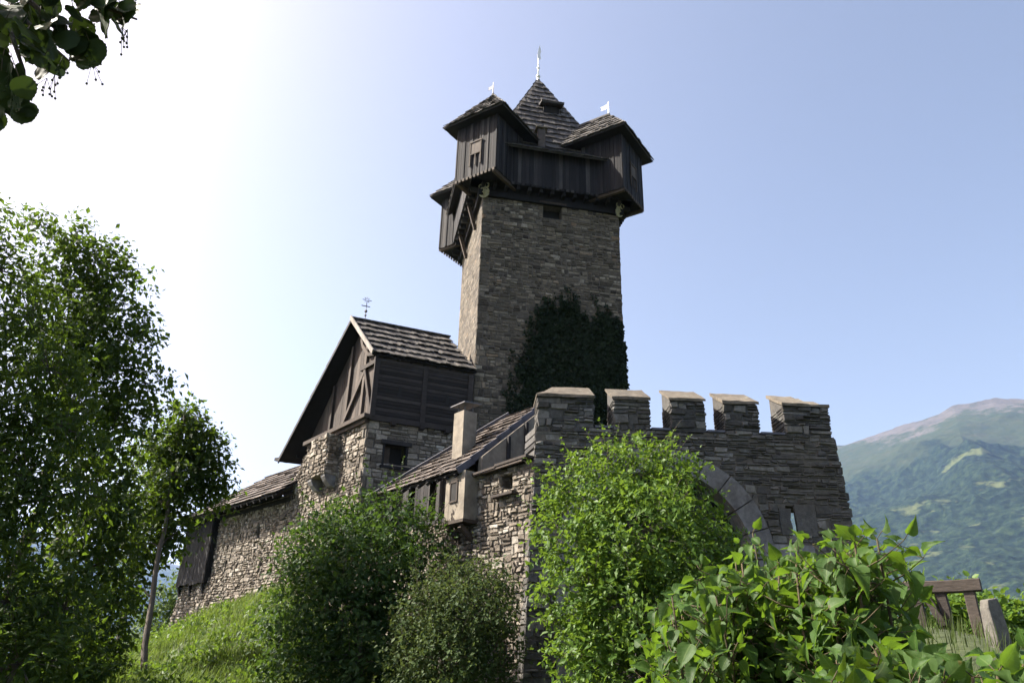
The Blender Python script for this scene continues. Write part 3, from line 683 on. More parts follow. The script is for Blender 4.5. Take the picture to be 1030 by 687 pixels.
# chimney
cb = lP(1.16, .92); ca, cbk = d1 * .56, d3 * .52
mb = MB(); mb.box(cb - Z * .3, ca, cbk, Z * 1.9, .5); chm = mb.build('chimney', PLASTER, lean)
mb = MB()
for s, t_ in ((.1, .1), (.45, .1), (.1, .42), (.45, .42)): mb.tube([cb + d1 * s + d3 * t_ + Z * 1.58, cb + d1 * s + d3 * t_ + Z * 1.83], .02, 5)
mb.prism([cb - d1 * .12 - d3 * .08 + Z * 1.82, cb + d1 * .68 - d3 * .08 + Z * 1.82, cb + d1 * .68 + d3 * .6 + Z * 1.88, cb - d1 * .12 + d3 * .6 + Z * 1.88], Z * .035)
mb.build('chimney_cap', METAL_D, chm)

# ------------------------------------------------------------------ gabled house
HO = V3(-5.44, 27.8, 0); d2 = D(23); hn1 = -d3; hn2 = V3(d2[1], -d2[0], 0)
hP = lambda s, t, z: HO + d1 * s + d2 * t + Z * z
house = thing('gabled_house', hP(3, 2, 3), 'stone house with dark timber upper storey and steep lopsided gable roof against the keep', 'house')
TL = 4.15
def hsp1(z): return [(0, 6.3 if z < 7.7 else max(1., 6.3 - (z - 7.7) * .9))]
mb = MB(); core(mb, hP(0, 0, 0), d1, hn1, hsp1, -1, 8.9, .6, .3)
win_h = [(.70, 1.62, 7.2, 8.02)]; hs2 = holes(full(TL), win_h)
core(mb, hP(0, 0, 0) + d1 * .01, d2, hn2, hs2, -1, 8.9, .5, .11); mb.build('mortar_body', MORTAR, house)
mb = MB(); masonry(mb, hP(0, 0, 0), d1, hn1, hsp1, 0, 8.9, **{**RK, 'block': .5})
masonry(mb, hP(0, 0, 0), d2, hn2, hs2, 3, 8.9, **{**TK, 'w': (.2, .55)})
mb.build('stone_wall', ST_RUB, house)
mb = MB()
wp = [(0, 0), (2.1, 0)]
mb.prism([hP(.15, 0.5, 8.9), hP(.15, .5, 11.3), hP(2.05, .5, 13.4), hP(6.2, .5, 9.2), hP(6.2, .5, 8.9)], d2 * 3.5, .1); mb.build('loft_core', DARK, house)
# window
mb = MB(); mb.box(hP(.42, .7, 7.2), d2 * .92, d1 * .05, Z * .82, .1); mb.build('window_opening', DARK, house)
mb = MB()
fw = lambda t, z, ln, h_, o=.03: mb.box(HO + d2 * t + hn2 * o + Z * z, d2 * ln, -hn2 * .25, Z * h_)
fw(.58, 8.02, 1.2, .16, .1); fw(.6, 7.08, 1.16, .11, .1); fw(.66, 7.19, .09, .84); fw(1.58, 7.19, .09, .84)
mb.build('window_frame', WD_DARK, house)
mb = MB(); mb.box(HO + d2 * .78 + d1 * .25 + Z * 7.22, d2 * .3, d1 * .04, Z * .78, .6); mb.build('shutter', WD_BEAM, house)
# timber storey: horizontal logs on the right face
up_ = MB()
planks(up_, HO + hn2 * .06 + d2 * 0, Z, d2, hn2, [(8.95, .1), (11.45, .1), (11.45, TL), (8.95, TL)], (.13, .17), .05, .014, jt=.02)
up_.box(HO + hn2 * .04 + d2 * .05 + Z * 8.92, d2 * (TL - .05), -hn2 * .15, Z * 2.6, .15)
tim = up_.build('timber_wall', WD_LOG, house)
mb = MB()
for t_, w_ in ((0.0, .2), (2.0, .2), (TL - .2, .2)): mb.box(HO + hn2 * .17 + d2 * t_ + Z * 9.0, d2 * w_, -hn2 * .12, Z * 2.5)
mb.box(HO + hn2 * .15 + d2 * .0 + Z * 8.86, d2 * TL, -hn2 * .2, Z * .2); mb.box(HO + hn2 * .15 + Z * 11.3, d2 * TL, -hn2 * .2, Z * .2)
for t_ in (.85, 2.0, 3.05): mb.box(HO + hn2 * .34 + d2 * t_ + Z * 8.72, d2 * .17, -hn2 * .3, Z * .17)
mb.build('wall_frame', WD_LOG, house)
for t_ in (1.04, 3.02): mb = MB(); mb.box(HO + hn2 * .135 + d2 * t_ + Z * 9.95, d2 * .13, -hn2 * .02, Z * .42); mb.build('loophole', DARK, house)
# gable boards and frame
GT = .34
mb = MB(); planks(mb, hP(0, GT, 0), d1, Z, hn1, [(.05, 9.0), (6.45, 9.0), (2.05, 13.55), (.05, 11.45)], (.16, .28), .035, .01)
mb.prism([hP(.05, GT + .06, 9.0), hP(.05, GT + .06, 11.4), hP(2.05, GT + .06, 13.5), hP(6.4, GT + .06, 9.0)], d2 * .05, .2)
mb.build('gable_boards', WD_LIT, house)
mb = MB(); gb = lambda s0, z0, s1, z1, w_=.18, o=.09: mb.bar(hP(s0, GT, z0) + hn1 * o, hP(s1, GT, z1) + hn1 * o, w_, .1, up=hn1)
gb(.12, 9.0, .12, 11.5, .2); gb(1.25, 9.05, 1.25, 12.6, .16, .10); gb(.1, 11.45, 1.6, 11.45, .17, .12); gb(1.2, 11.3, .3, 9.2, .14, .13); gb(1.3, 11.2, 2.9, 9.15, .16, .12); gb(2.6, 9.05, 2.6, 12.8, .16, .1); gb(4.0, 9.05, 4.0, 11.4, .16, .1)
for (s0, z0, s1, z1) in ((1.95, 13.2, 1.6, 12.5), (1.6, 12.5, 1.05, 11.95), (1.05, 11.95, .3, 11.75)): gb(s0, z0, s1, z1, .15, .14)
mb.build('gable_frame', WD_LIT, house)
mb = MB(); mb.bar(hP(-.2, 0, 8.98) + hn1 * .14, hP(5.3, 0, 8.98) + hn1 * .14, .3, .16); mb.bar(hP(-.05, 0, 8.82) + hn1 * .06, hP(5.1, 0, 8.82) + hn1 * .06, .2, .14)
mb.build('sill_beam', WD_BEAM, house)
# roof
RS, RZh = 2.05, 13.85; VR, VL = -.25, -.62; TB = 4.15
mb = MB()
mR = hypot(RS + .32, RZh - 11.52); uR = (d1 * (RS + .32) + Z * (RZh - 11.52)) / mR; nR = np.cross(d2, uR); nR = nR / np.linalg.norm(nR); nR = nR if nR[2] > 0 else -nR
OR_ = hP(-.32, 0, 11.52)
polyR = [(VR, 0), (TB, 0), (TB, mR), (VR, mR)]
shingles(mb, OR_, d2, uR, nR, polyR, .54, (.11, .22), .04, .04, .07)
mL = hypot(4.95, RZh - 8.55); uL = (-d1 * 4.95 + Z * (RZh - 8.55)) / mL; nL = np.cross(d2, uL); nL = nL / np.linalg.norm(nL); nL = nL if nL[2] > 0 else -nL
OL_ = hP(RS + 4.95, 0, 8.55); polyL = [(VL, 0), (TB + 1.5, 0), (TB, mL), (VR, mL)]
shingles(mb, OL_, d2, uL, nL, polyL, .54, (.11, .22), .04, .04, .07)
rf = mb.build('roof', SHG, house)
mb = MB()
mb.prism([OR_ + d2 * a + uR * v_ - nR * .006 for a, v_ in polyR], -nR * .09, .2); mb.prism([OL_ + d2 * a + uL * v_ - nL * .006 for a, v_ in polyL], -nL * .09, .2)
mb.bar(OL_ + d2 * (VL + .03) - nL * .1, OL_ + d2 * (VR + .03) + uL * mL - nL * .1, .06, .24, up=nL)
mb.bar(hP(6.6, .1, 8.75), hP(8.7, -.1, 9.0), .14, .14)
for k in np.arange(.3, TB, .55): mb.bar(OR_ + d2 * k + uR * .03 - nR * .14, OR_ + d2 * k + uR * .7 - nR * .14, .1, .1)
mb.build('rafters', WD_DARK, house)
mb = MB(); mb.bar(OR_ + d2 * (VR - .02) + nR * .06, OR_ + d2 * (VR - .02) + uR * (mR + .03) + nR * .06, .05, .2, up=nR)
mb.build('verge_board', m_wood('bleached_verge', [(0, (.28, .26, .235)), (1, (.33, .31, .275))], sc=5), house)
mb = MB()   # ridge boards
for k in np.arange(VR, TB - .1, .3): mb.bar(hP(RS, k, RZh + .06), hP(RS, k + .29, RZh + .055), .26, .05, r=RNG.random())
mb.build('ridge_boards', SHG, rf)
mb = MB(); p = hP(RS, .35, RZh); mb.tube([p - Z * .1, p + Z * .72], [.022, .014], 6); mb.ball(p + Z * .5, .07); mb.ball(p + Z * .3, .05)
q = p + Z * .72
for ang in np.linspace(0, 2 * pi, 8, endpoint=False):
    dd = d2 * cos(ang) + Z * sin(ang); mb.bar(q + Z * .32 + dd * .05, q + Z * .32 + dd * (.2 if ang in (0, pi) else .14), .02, .03, up=d1)
mb.tube([q - Z * .02, q + Z * .3], .018, 5); mb.bar(q + Z * .02 - d2 * .22, q + Z * .02 + d2 * .16, .02, .035)
mb.build('weathervane', METAL_D, house)
# stone garderobe on corbels
mb = MB(); gs0, gs1, go = 2.15, 3.75, .55
masonry(mb, hP(gs0, 0, 0) + hn1 * go, d1, hn1, full(gs1 - gs0), 7.1, 8.72, **RK); masonry(mb, hP(gs0, 0, 0), hn1, -d1, full(go), 7.1, 8.72, **{**RK, 'w': (.15, .35)}); masonry(mb, hP(gs1, 0, 0), hn1, d1, full(go), 7.1, 8.72, **{**RK, 'w': (.15, .35)})
mb.box(hP(gs0 + .02, 0, 7.1), d1 * (gs1 - gs0 - .04), hn1 * (go - .02), Z * 1.62, .3); gar = mb.build('garderobe', ST_RUB, house)
for s in (gs0 + .02, gs1 - .36):
    mb = MB(); pr = [(0, 6.62), (.22, 6.66), (.42, 6.84), (.52, 7.0), (.52, 7.12), (0, 7.12)]
    mb.prism([hP(s, 0, z_) + hn1 * o_ for o_, z_ in pr], d1 * .34, .9); mb.build('corbel', ST_DRESS, gar)

# ------------------------------------------------------------------ low left wing
BO = V3(-9.26, 32.7, 0); dl = D(133); db = D(43); bn = -db
bP = lambda s, o, z: BO + dl * s + bn * o + Z * z
wing = thing('low_wing', bP(5, -2, 2), 'long low rubble wing with brown shingle roof above the grassy slope at far left', 'house')
bat2 = lambda u, z: np.maximum(0, (4.2 - z) * .16)
bslit = [(2.7, 2.98, 5.25, 6.0), (5.6, 5.85, 4.0, 4.7), (2.0, 2.22, 3.9, 4.5)]
bsp = holes(full(10.4), bslit)
mb = MB(); core(mb, bP(0, 0, 0), dl, bn, bsp, 0, 7.0, .6, .12)
mb.hexa([bP(-.1, .6, -.2), bP(10.4, .6, -.2), bP(10.4, -.3, -.2), bP(-.1, -.3, -.2)], [bP(-.1, -.02, 4.15), bP(10.4, -.02, 4.15), bP(10.4, -.3, 4.15), bP(-.1, -.3, 4.15)], .5); mb.build('mortar_body', MORTAR, wing)
mb = MB(); masonry(mb, bP(0, 0, 0), dl, bn, bsp, .3, 7.0, off=bat2, **RK); masonry(mb, bP(10.4, 0, 0), -bn, dl, full(4.4), 0, 7.0, **RK); mb.build('stone_wall', ST_RUB, wing)
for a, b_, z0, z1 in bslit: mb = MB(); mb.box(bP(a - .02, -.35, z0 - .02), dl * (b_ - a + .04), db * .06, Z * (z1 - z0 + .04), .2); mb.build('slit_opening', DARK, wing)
EZb, EOb = 6.85, .95; RSb, RZb = 2.6, 9.6
pw = hypot(RSb + EOb, RZb - EZb); wV = (db * (RSb + EOb) + Z * (RZb - EZb)) / pw; wN = np.cross(dl, wV); wN = wN if wN[2] > 0 else -wN
polyW = [(-.25, 0), (10.95, 0), (7.4, pw), (-.25, pw)]
mb = MB(); shingles(mb, bP(0, EOb, EZb), dl, wV, wN, polyW, .5, (.3, .75), .035, .03, .05)
bV = (-db * (RSb + EOb) + Z * (RZb - EZb)) / pw; bN = np.cross(dl, bV); bN = bN if bN[2] > 0 else -bN
shingles(mb, bP(0, -RSb * 2 - EOb, EZb), dl, bV, bN, polyW, .5, (.3, .75), .035)
e1, e2, e3 = bP(10.95, EOb, EZb), bP(10.95, -RSb * 2 - EOb, EZb), bP(7.4, -RSb, RZb); hv = e3 - (e1 + e2) / 2; hl = np.linalg.norm(hv); hv /= hl; hN = np.cross(db, hv); hN = hN if hN[2] > 0 else -hN
hw = np.linalg.norm(e2 - e1) / 2; shingles(mb, (e1 + e2) / 2, db, hv, hN, [(-hw, 0), (hw, 0), (0, hl)], .5, (.3, .7), .035)
mb.build('roof', SHB, wing)
mb = MB(); mb.prism([bP(0, EOb, EZb) + dl * a + wV * v_ - wN * .006 for a, v_ in polyW], -wN * .07, .2); mb.prism([e1 - hN * .006, e2 - hN * .006, e3 - hN * .006], -hN * .07, .2)
for k in np.arange(.1, 10.8, .6): mb.bar(bP(k, EOb - .03, EZb - .1), bP(k, -.2, EZb + .42), .1, .12)
mb.box(bP(0, .08, 6.72), dl * 10.6, db * .2, Z * .2)
mb.build('rafters', WD_DARK, wing)
BA, BB_, BOO = 7.3, 10.55, .3
mb = MB(); planks(mb, bP(BA, BOO, 0), dl, Z, bn, [(0, 3.75), (BB_ - BA, 3.75), (BB_ - BA, 6.7), (0, 6.7)], (.16, .26), .04, .012, jag=.04); mb.box(bP(BA, BOO - .02, 3.8), dl * (BB_ - BA), db * .32, Z * 2.9, .2)
planks(mb, bP(BA - .02, 0, 0), bn, Z, -dl, [(0, 3.75), (BOO + .03, 3.75), (BOO + .03, 6.7), (0, 6.7)], (.15, .22), .03); planks(mb, bP(BB_ + .02, BOO, 0), -bn, Z, dl, [(0, 3.75), (3., 3.75), (3, 6.7), (0, 6.7)], (.15, .22), .03)
for s in (BA + .2, 9., BB_ - .2): mb.bar(bP(s, BOO - .05, 3.78), bP(s, .1, 3.2), .14, .14)
mb.build('timber_bay', WD_DARK, wing)

# ------------------------------------------------------------------ haze: the air of the valley
mb = MB(); mb.box(V3(-15000, -15000, -170), V3(30000, 0, 0), V3(0, 30000, 0), V3(0, 0, 2150))
m = bpy.data.materials.new('valley_haze'); m.use_nodes = True; nt = m.node_tree; nt.nodes.clear()
out = nt.nodes.new('ShaderNodeOutputMaterial'); pv = nt.nodes.new('ShaderNodeVolumePrincipled')
pv.inputs['Color'].default_value = (.38, .58, 1, 1); pv.inputs['Density'].default_value = 4.3e-5; pv.inputs['Anisotropy'].default_value = .3
nt.links.new(pv.outputs[0], out.inputs['Volume'])
tag(mb.build('haze', m), kind='stuff')
print('max terrain', h.max(), 'min ground', G.V[0][:, 2].min())
# ------------------------------------------------------------------ vegetation helpers
def nrm(a): return a / (np.linalg.norm(a, axis=-1, keepdims=True) + 1e-9)
def rdir(n): return nrm(RNG.normal(size=(n, 3)))
T_SMALL = (np.array([(0, 0, 0), (.45, .30, .07), (1, 0, -.06), (.45, -.30, .07), (.5, 0, 0)]), np.array([(0, 4, 1), (1, 4, 2), (0, 3, 4), (3, 2, 4)]))
T_NARROW = (np.array([(0, 0, 0), (.4, .19, .05), (1, 0, -.08), (.4, -.19, .05)]), np.array([(0, 2, 1), (0, 3, 2)]))
T_ROUND = (np.array([(0, 0, 0), (.25, .36, .05), (.7, .34, .05), (1, 0, -.05), (.7, -.34, .05), (.25, -.36, .05), (.5, 0, -.01)]), np.array([(6, 1, 0), (6, 2, 1), (6, 3, 2), (6, 4, 3), (6, 5, 4), (6, 0, 5)]))
def leaf_grid(outline, curl=.12, fold=.10, wav=0.):
    """a near leaf: rows of five points along the midrib, folded and drooping"""
    V = []; F = []
    for t, w_ in outline:
        for c in (-1, -.55, 0, .55, 1):
            V.append((t, c * w_, fold * abs(c) * w_ * 2 - curl * t * t + wav * sin(t * 14 + c * 3) * .03 * abs(c)))
    n = len(outline)
    for i in range(n - 1):
        for j in range(4):
            a = i * 5 + j; F += [(a, a + 5, a + 6), (a, a + 6, a + 1)]
    return np.array(V), np.array(F)
LILAC = leaf_grid([(-.04, .10), (.02, .27), (.12, .34), (.28, .37), (.45, .32), (.62, .22), (.78, .12), (.9, .055), (1., .0)], .22, .16, 1.)
LILAC2 = leaf_grid([(-.04, .10), (.02, .25), (.12, .31), (.28, .33), (.45, .28), (.62, .19), (.78, .10), (.9, .045), (1., .0)], .48, .42, 1.6)
LINDEN = leaf_grid([(-.03, .12), (.02, .30), (.1, .40), (.2, .475), (.26, .46), (.34, .51), (.4, .48), (.48, .50), (.54, .45), (.62, .44), (.68, .37), (.76, .33), (.8, .25), (.86, .19), (.9, .09), (1., 0)], .1, .08, 1.)
def put_leaves(mb, P, ax, nr, size, T, r=None):
    """one leaf per point: ax = direction of the midrib, nr = rough facing"""
    N = len(P); ax = nrm(ax); sd = nrm(np.cross(nr, ax)); up = np.cross(ax, sd); tv, tf = T
    size = np.broadcast_to(np.asarray(size, float), (N,))[:, None, None]
    V = P[:, None] + size * (tv[None, :, 0:1] * ax[:, None] + tv[None, :, 1:2] * sd[:, None] + tv[None, :, 2:3] * up[:, None])
    F = (np.arange(N) * len(tv))[:, None, None] + tf[None]
    r = RNG.random(N) if r is None else r
    mb.add(V.reshape(-1, 3), None, F.reshape(-1, 3), np.repeat(r, len(tf)))
def foliage(mb, clumps, n_spray, k, size, T, L_=.5, shell=.45, droop=.2, upn=1.0, anchors=None):
    """clumps: (centre, radii, weight). Sprays of k leaves sit in the shells of the clumps, on short twigs"""
    w = np.array([c[2] for c in clumps], float); w /= w.sum(); ci = RNG.choice(len(clumps), n_spray, p=w)
    C = np.array([c[0] for c in clumps])[ci]; Rr = np.array([np.ones(3) * c[1] for c in clumps])[ci]
    d = rdir(n_spray); rad = shell + (1.08 - shell) * RNG.random(n_spray) ** .6
    B = C + d * Rr * rad[:, None] * (1 + .16 * RNG.normal(size=(n_spray, 1)))
    out = nrm(d + .6 * rdir(n_spray) + V3(0, 0, .25 - droop))
    tone = RNG.random(n_spray)
    t = (np.arange(k) + RNG.random((n_spray, k))) / k
    P = B[:, None] + out[:, None] * (t * L_)[..., None] + V3(0, 0, -droop) * (t ** 2 * L_)[..., None] + RNG.normal(size=(n_spray, k, 3)) * L_ * .13
    side = np.where(np.arange(k) % 2, 1, -1)[None, :, None]; sv = nrm(np.cross(out, rdir(n_spray)))
    ax = nrm(out[:, None] * .55 + sv[:, None] * side * .8 + RNG.normal(size=(n_spray, k, 3)) * .35 + V3(0, 0, -droop))
    nr = nrm(V3(0, 0, upn) + d[:, None] * .6 + RNG.normal(size=(n_spray, k, 3)) * .55)
    sz = size * RNG.uniform(.45, 1.4, (n_spray, k)) * RNG.uniform(.8, 1.15, (n_spray, 1))
    put_leaves(mb, P.reshape(-1, 3), ax.reshape(-1, 3), nr.reshape(-1, 3), sz.ravel(), T, np.clip(tone[:, None] * .6 + RNG.random((n_spray, k)) * .4, 0, 1).ravel())
    return B, out
def limb(mb, p, q, r0, r1, sag=.15, n=6, k=6, wob=.06):
    p, q = np.asarray(p, float), np.asarray(q, float); t = np.linspace(0, 1, n)[:, None]; Ln = np.linalg.norm(q - p)
    pts = p + (q - p) * t + V3(0, 0, sag * Ln) * (t * (1 - t)) * 2; pts[1:-1] += RNG.normal(size=(n - 2, 3)) * wob * Ln * .3
    mb.tube(pts, r0 + (r1 - r0) * t[:, 0], k); return pts
CLK = 1.
def cl(u, v, Y, ru, rv=None, w=None):
    p = at(u, v, Y); s_ = (p @ _fw) / F_PX; rv = rv or ru
    return (p, np.array([ru * s_, (ru + rv) / 2 * s_, rv * s_]) * CLK, (w if w else ru * rv))
def plant(name, label, cat, base, tr_pts, r0, r1, clumps, n_spray, k, size, T, fm, group=None, L_=.5, twigs=160, shell=.45, droop=.2, bark=None, multi=1, upn=1., shoots=0):
    base = np.asarray(base, float); o = thing(name, base, label, cat, group); bark = bark or BARK
    mb = MB(); tr = np.asarray(tr_pts, float)
    fine = np.stack([np.interp(np.linspace(0, 1, 14), np.linspace(0, 1, len(tr)), tr[:, i]) for i in range(3)], 1); fine[1:-1] += RNG.normal(size=(12, 3)) * .0035 * np.linalg.norm(tr[-1] - tr[0])
    mb.tube(fine, np.linspace(r0, r1, 14), 9)
    mb.build('trunk', bark, o, True)
    fb = MB(); B, out = foliage(fb, clumps, n_spray, k, size, T, L_, shell, droop, upn)
    sh_ = []
    for i in range(shoots):
        ci = RNG.integers(len(clumps)); dd = nrm(rdir(1)[0] * V3(1, 1, .6) + V3(0, -.25, .55)); c, rr, _ = clumps[ci]; p = c + dd * rr * 1.0
        ln = L_ * RNG.uniform(1.2, 2.6); ud = nrm(dd * .5 + V3(0, 0, .8) + RNG.normal(size=3) * .25); q = np.linspace(0, 1, 7)[:, None]; pts = p + ud * ln * q + nrm(dd * V3(1, 1, 0)) * ln * .22 * q ** 2; sh_.append(pts)
        if RNG.random() < .12: continue
        nn = int(ln / (size * .5)); f = np.repeat(RNG.random(nn) ** .8, 2); P_ = np.stack([np.interp(f, q[:, 0], pts[:, j]) for j in range(3)], 1); sd_ = nrm(rdir(len(P_)) * V3(1, 1, .3))
        put_leaves(fb, P_, nrm(sd_ + ud * .5), nrm(V3(0, 0, 1) + RNG.normal(size=(len(P_), 3)) * .5), size * RNG.uniform(.5, 1.25, len(P_)) * (1.1 - .6 * f), T, np.clip(.55 + .45 * RNG.random(len(P_)), 0, 1))
    fb.build('crown', fm, o, False)
    mb = MB(); ends = []
    for c, rr, w_ in clumps:
        zt = np.clip(c[2] - np.linalg.norm((c - fine[-1])[:2]) * .55, fine[1][2], fine[-1][2]); i = int(np.argmin(np.abs(fine[:, 2] - zt)))
        rad = max(.012, (r0 + (r1 - r0) * i / 13) * .42); pts = limb(mb, fine[i], c, rad, max(.008, rad * .35)); ends += list(pts[2:])
    ends = np.array(ends)
    for i in RNG.choice(len(B), min(twigs, len(B)), replace=False):
        j = int(np.argmin(np.linalg.norm(ends - B[i], axis=1))); limb(mb, ends[j], B[i] + out[i] * L_ * .4, max(.006, r1 * .3), .003, .1, 4, 4)
    for pts in sh_: mb.tube(pts, np.linspace(.008, .002, 7), 4)
    mb.build('branches', bark, o, True)
    return o

LF_ASH = m_leaf('ash_leaves', [(0, (.012, .026, .007)), (.4, (.022, .044, .010)), (.75, (.038, .066, .014)), (1, (.065, .10, .02))], trans=(.15, .24, .015), tf=.42)
LF_BRIGHT = m_leaf('bright_bush_leaves', [(0, (.03, .064, .010)), (.4, (.056, .112, .016)), (.8, (.092, .155, .026)), (1, (.16, .215, .05))], trans=(.20, .31, .025), tf=.38, rough=.5, spec=.22)
LF_ELDER = m_leaf('elder_leaves', [(0, (.013, .032, .010)), (.45, (.024, .054, .014)), (.8, (.044, .084, .020)), (1, (.075, .125, .03))], trans=(.12, .21, .02), tf=.3)
LF_HAZEL = m_leaf('brownish_bush_leaves', [(0, (.020, .040, .012)), (.45, (.038, .066, .019)), (.8, (.062, .09, .026)), (1, (.10, .10, .04))], trans=(.14, .18, .04), tf=.3)
LF_LILAC = m_leaf('lilac_leaves', [(0, (.022, .05, .010)), (.45, (.036, .08, .014)), (.8, (.055, .11, .02)), (1, (.085, .15, .03))], trans=(.17, .29, .015), tf=.4, rough=.55, spec=.2, under=(.06, .10, .035), nsc=3.)
def add_veins(m):
    nt = m.node_tree; b = nt.nodes['Principled BSDF']; src = b.inputs['Base Color'].links[0].from_socket
    ab = math_(nt, 'ABSOLUTE', attr(nt, 'lc')); mid = math_(nt, 'LESS_THAN', ab, .07)
    fr = math_(nt, 'FRACT', math_(nt, 'SUBTRACT', math_(nt, 'MULTIPLY', attr(nt, 'lt'), 7.), math_(nt, 'MULTIPLY', ab, 1.5))); sv = math_(nt, 'LESS_THAN', fr, .10)
    v = math_(nt, 'MAXIMUM', mid, math_(nt, 'MULTIPLY', sv, .55)); c = mixc(nt, src, (.13, .19, .06), math_(nt, 'MULTIPLY', v, .55))
    sp = noise(nt, 55, 3, .6); br = math_(nt, 'MULTIPLY', ramp(nt, sp, [(.66, (0, 0, 0)), (.70, (1, 1, 1))]), .75); c = mixc(nt, c, (.09, .055, .02), br)
    nt.links.new(c, b.inputs['Base Color']); bump(nt, b, math_(nt, 'SUBTRACT', 1., v), .0012, .7)
add_veins(LF_LILAC)
LF_LINDEN = m_leaf('linden_leaves', [(0, (.014, .026, .008)), (.5, (.022, .038, .010)), (1, (.036, .055, .014))], trans=(.045, .075, .008), tf=.16, rough=.6, spec=.15, nsc=6.)
LF_IVY = m_leaf('ivy_leaves', [(0, (.005, .010, .004)), (.5, (.010, .019, .007)), (1, (.02, .034, .012))], trans=(.03, .06, .01), tf=.12, rough=.5)
LF_FAR = m_leaf('pale_far_leaves', [(0, (.04, .07, .025)), (.5, (.06, .10, .035)), (1, (.1, .14, .05))], trans=(.16, .24, .04), tf=.35)

# ------------------------------------------------------------------ ivy on the keep
ivy = thing('ivy', L(4.2, -.1, 6), 'dark ivy spreading over the lower right of the keep wall', 'ivy')
IVP = [(a_ + (.25 if a_ < 2.4 else 0), b_ + (.75 if b_ > 9 else 0)) for a_, b_ in [(1.0, 7.0), (1.15, 9.2), (1.55, 10.0), (1.7, 11.2), (2.05, 11.6), (2.35, 12.8), (2.75, 13.0), (2.85, 14.0), (3.1, 14.5), (3.35, 13.9), (3.75, 14.0), (3.95, 14.7), (4.2, 14.1), (4.6, 14.2), (5.0, 13.7), (5.6, 14.3), (6.1, 14.0), (6.75, 14.0), (6.75, 11), (6.7, 7)]]
def inpoly(x, y, P):
    P = np.asarray(P); c = np.zeros(len(x), bool)
    for i in range(len(P)):
        (x0, y0), (x1, y1) = P[i], P[i - 1]
        k_ = ((y0 > y) != (y1 > y)) & (x < (x1 - x0) * (y - y0) / (y1 - y0 + 1e-12) + x0); c ^= k_
    return c
n = 34000; xx = RNG.uniform(.8, 6.62, n); zz = RNG.uniform(6.8, 16, n)
jx, jz = (fbm(xx * 1.7, zz * 1.7, 4) - .5) * 1.3, (fbm(xx * 1.9 + 50, zz * 1.9, 4) - .5) * 1.5
keep_ = inpoly(xx + jx, zz + jz, IVP); xx, zz = xx[keep_], zz[keep_]; dep = .05 + .2 * fbm(xx * 1.2, zz * 1.2, 4) * RNG.random(len(xx)) ** .5
P_ = L(0, 0, 0) + xx[:, None] * tex + zz[:, None] * Z - dep[:, None] * tey
fb = MB(); put_leaves(fb, P_, nrm(V3(0, 0, -.9) + RNG.normal(size=(len(P_), 3)) * .5), nrm(-tey + V3(0, 0, .4) + RNG.normal(size=(len(P_), 3)) * .5), .13 * RNG.uniform(.6, 1.3, len(P_)), T_ROUND)
n = 2600; yy = RNG.uniform(-.1, 1.6, n) * RNG.random(n); zz = RNG.uniform(7, 13.8, n); P_ = L(TWX, 0, 0) + yy[:, None] * tey + zz[:, None] * Z + (.02 + .05 * RNG.random(n))[:, None] * tex
put_leaves(fb, P_, nrm(V3(0, 0, -.9) + RNG.normal(size=(n, 3)) * .5), nrm(tex + V3(0, 0, .4) + RNG.normal(size=(n, 3)) * .5), .16 * RNG.uniform(.6, 1.3, n), T_ROUND)
run_ = []
for i in range(46):
    k0 = RNG.integers(1, len(IVP) - 3); f = RNG.random(); x0 = IVP[k0][0] * (1 - f) + IVP[k0 + 1][0] * f; z0 = IVP[k0][1] * (1 - f) + IVP[k0 + 1][1] * f - .5
    ln = RNG.uniform(.5, 1.5); dx = RNG.uniform(-.45, .1) if x0 < 3 else RNG.uniform(-.2, .15); q = np.linspace(0, 1, int(ln * 16))
    pts = np.stack([x0 + dx * q + .08 * np.sin(q * 7 + i), z0 + ln * q], 1); pts = pts[pts[:, 0] < 6.6]
    if len(pts) < 3: continue
    run_.append(pts); rep = np.repeat(pts, 3, 0) + RNG.normal(size=(len(pts) * 3, 2)) * .07
    P_ = L(0, 0, 0) + rep[:, :1] * tex + rep[:, 1:] * Z - (.06 + .06 * RNG.random((len(rep), 1))) * tey
    put_leaves(fb, P_, nrm(V3(0, 0, -.7) + RNG.normal(size=(len(P_), 3)) * .6), nrm(-tey + V3(0, 0, .4) + RNG.normal(size=(len(P_), 3)) * .5), .12 * RNG.uniform(.6, 1.3, len(P_)), T_ROUND)
fb.build('foliage', LF_IVY, ivy)
mb = MB()
for i in range(16):
    x0 = RNG.uniform(1.6, 6.4); pts = [L(x0 + .3 * sin(q * 1.7 + i), -.06, 6.5 + q * .75) for q in range(10)]; mb.tube(pts, np.linspace(.05, .012, 10), 5)
for pts in run_: mb.tube([L(a, -.06, b) for a, b in pts], .012, 4)
mb.build('stems', BARK, ivy)

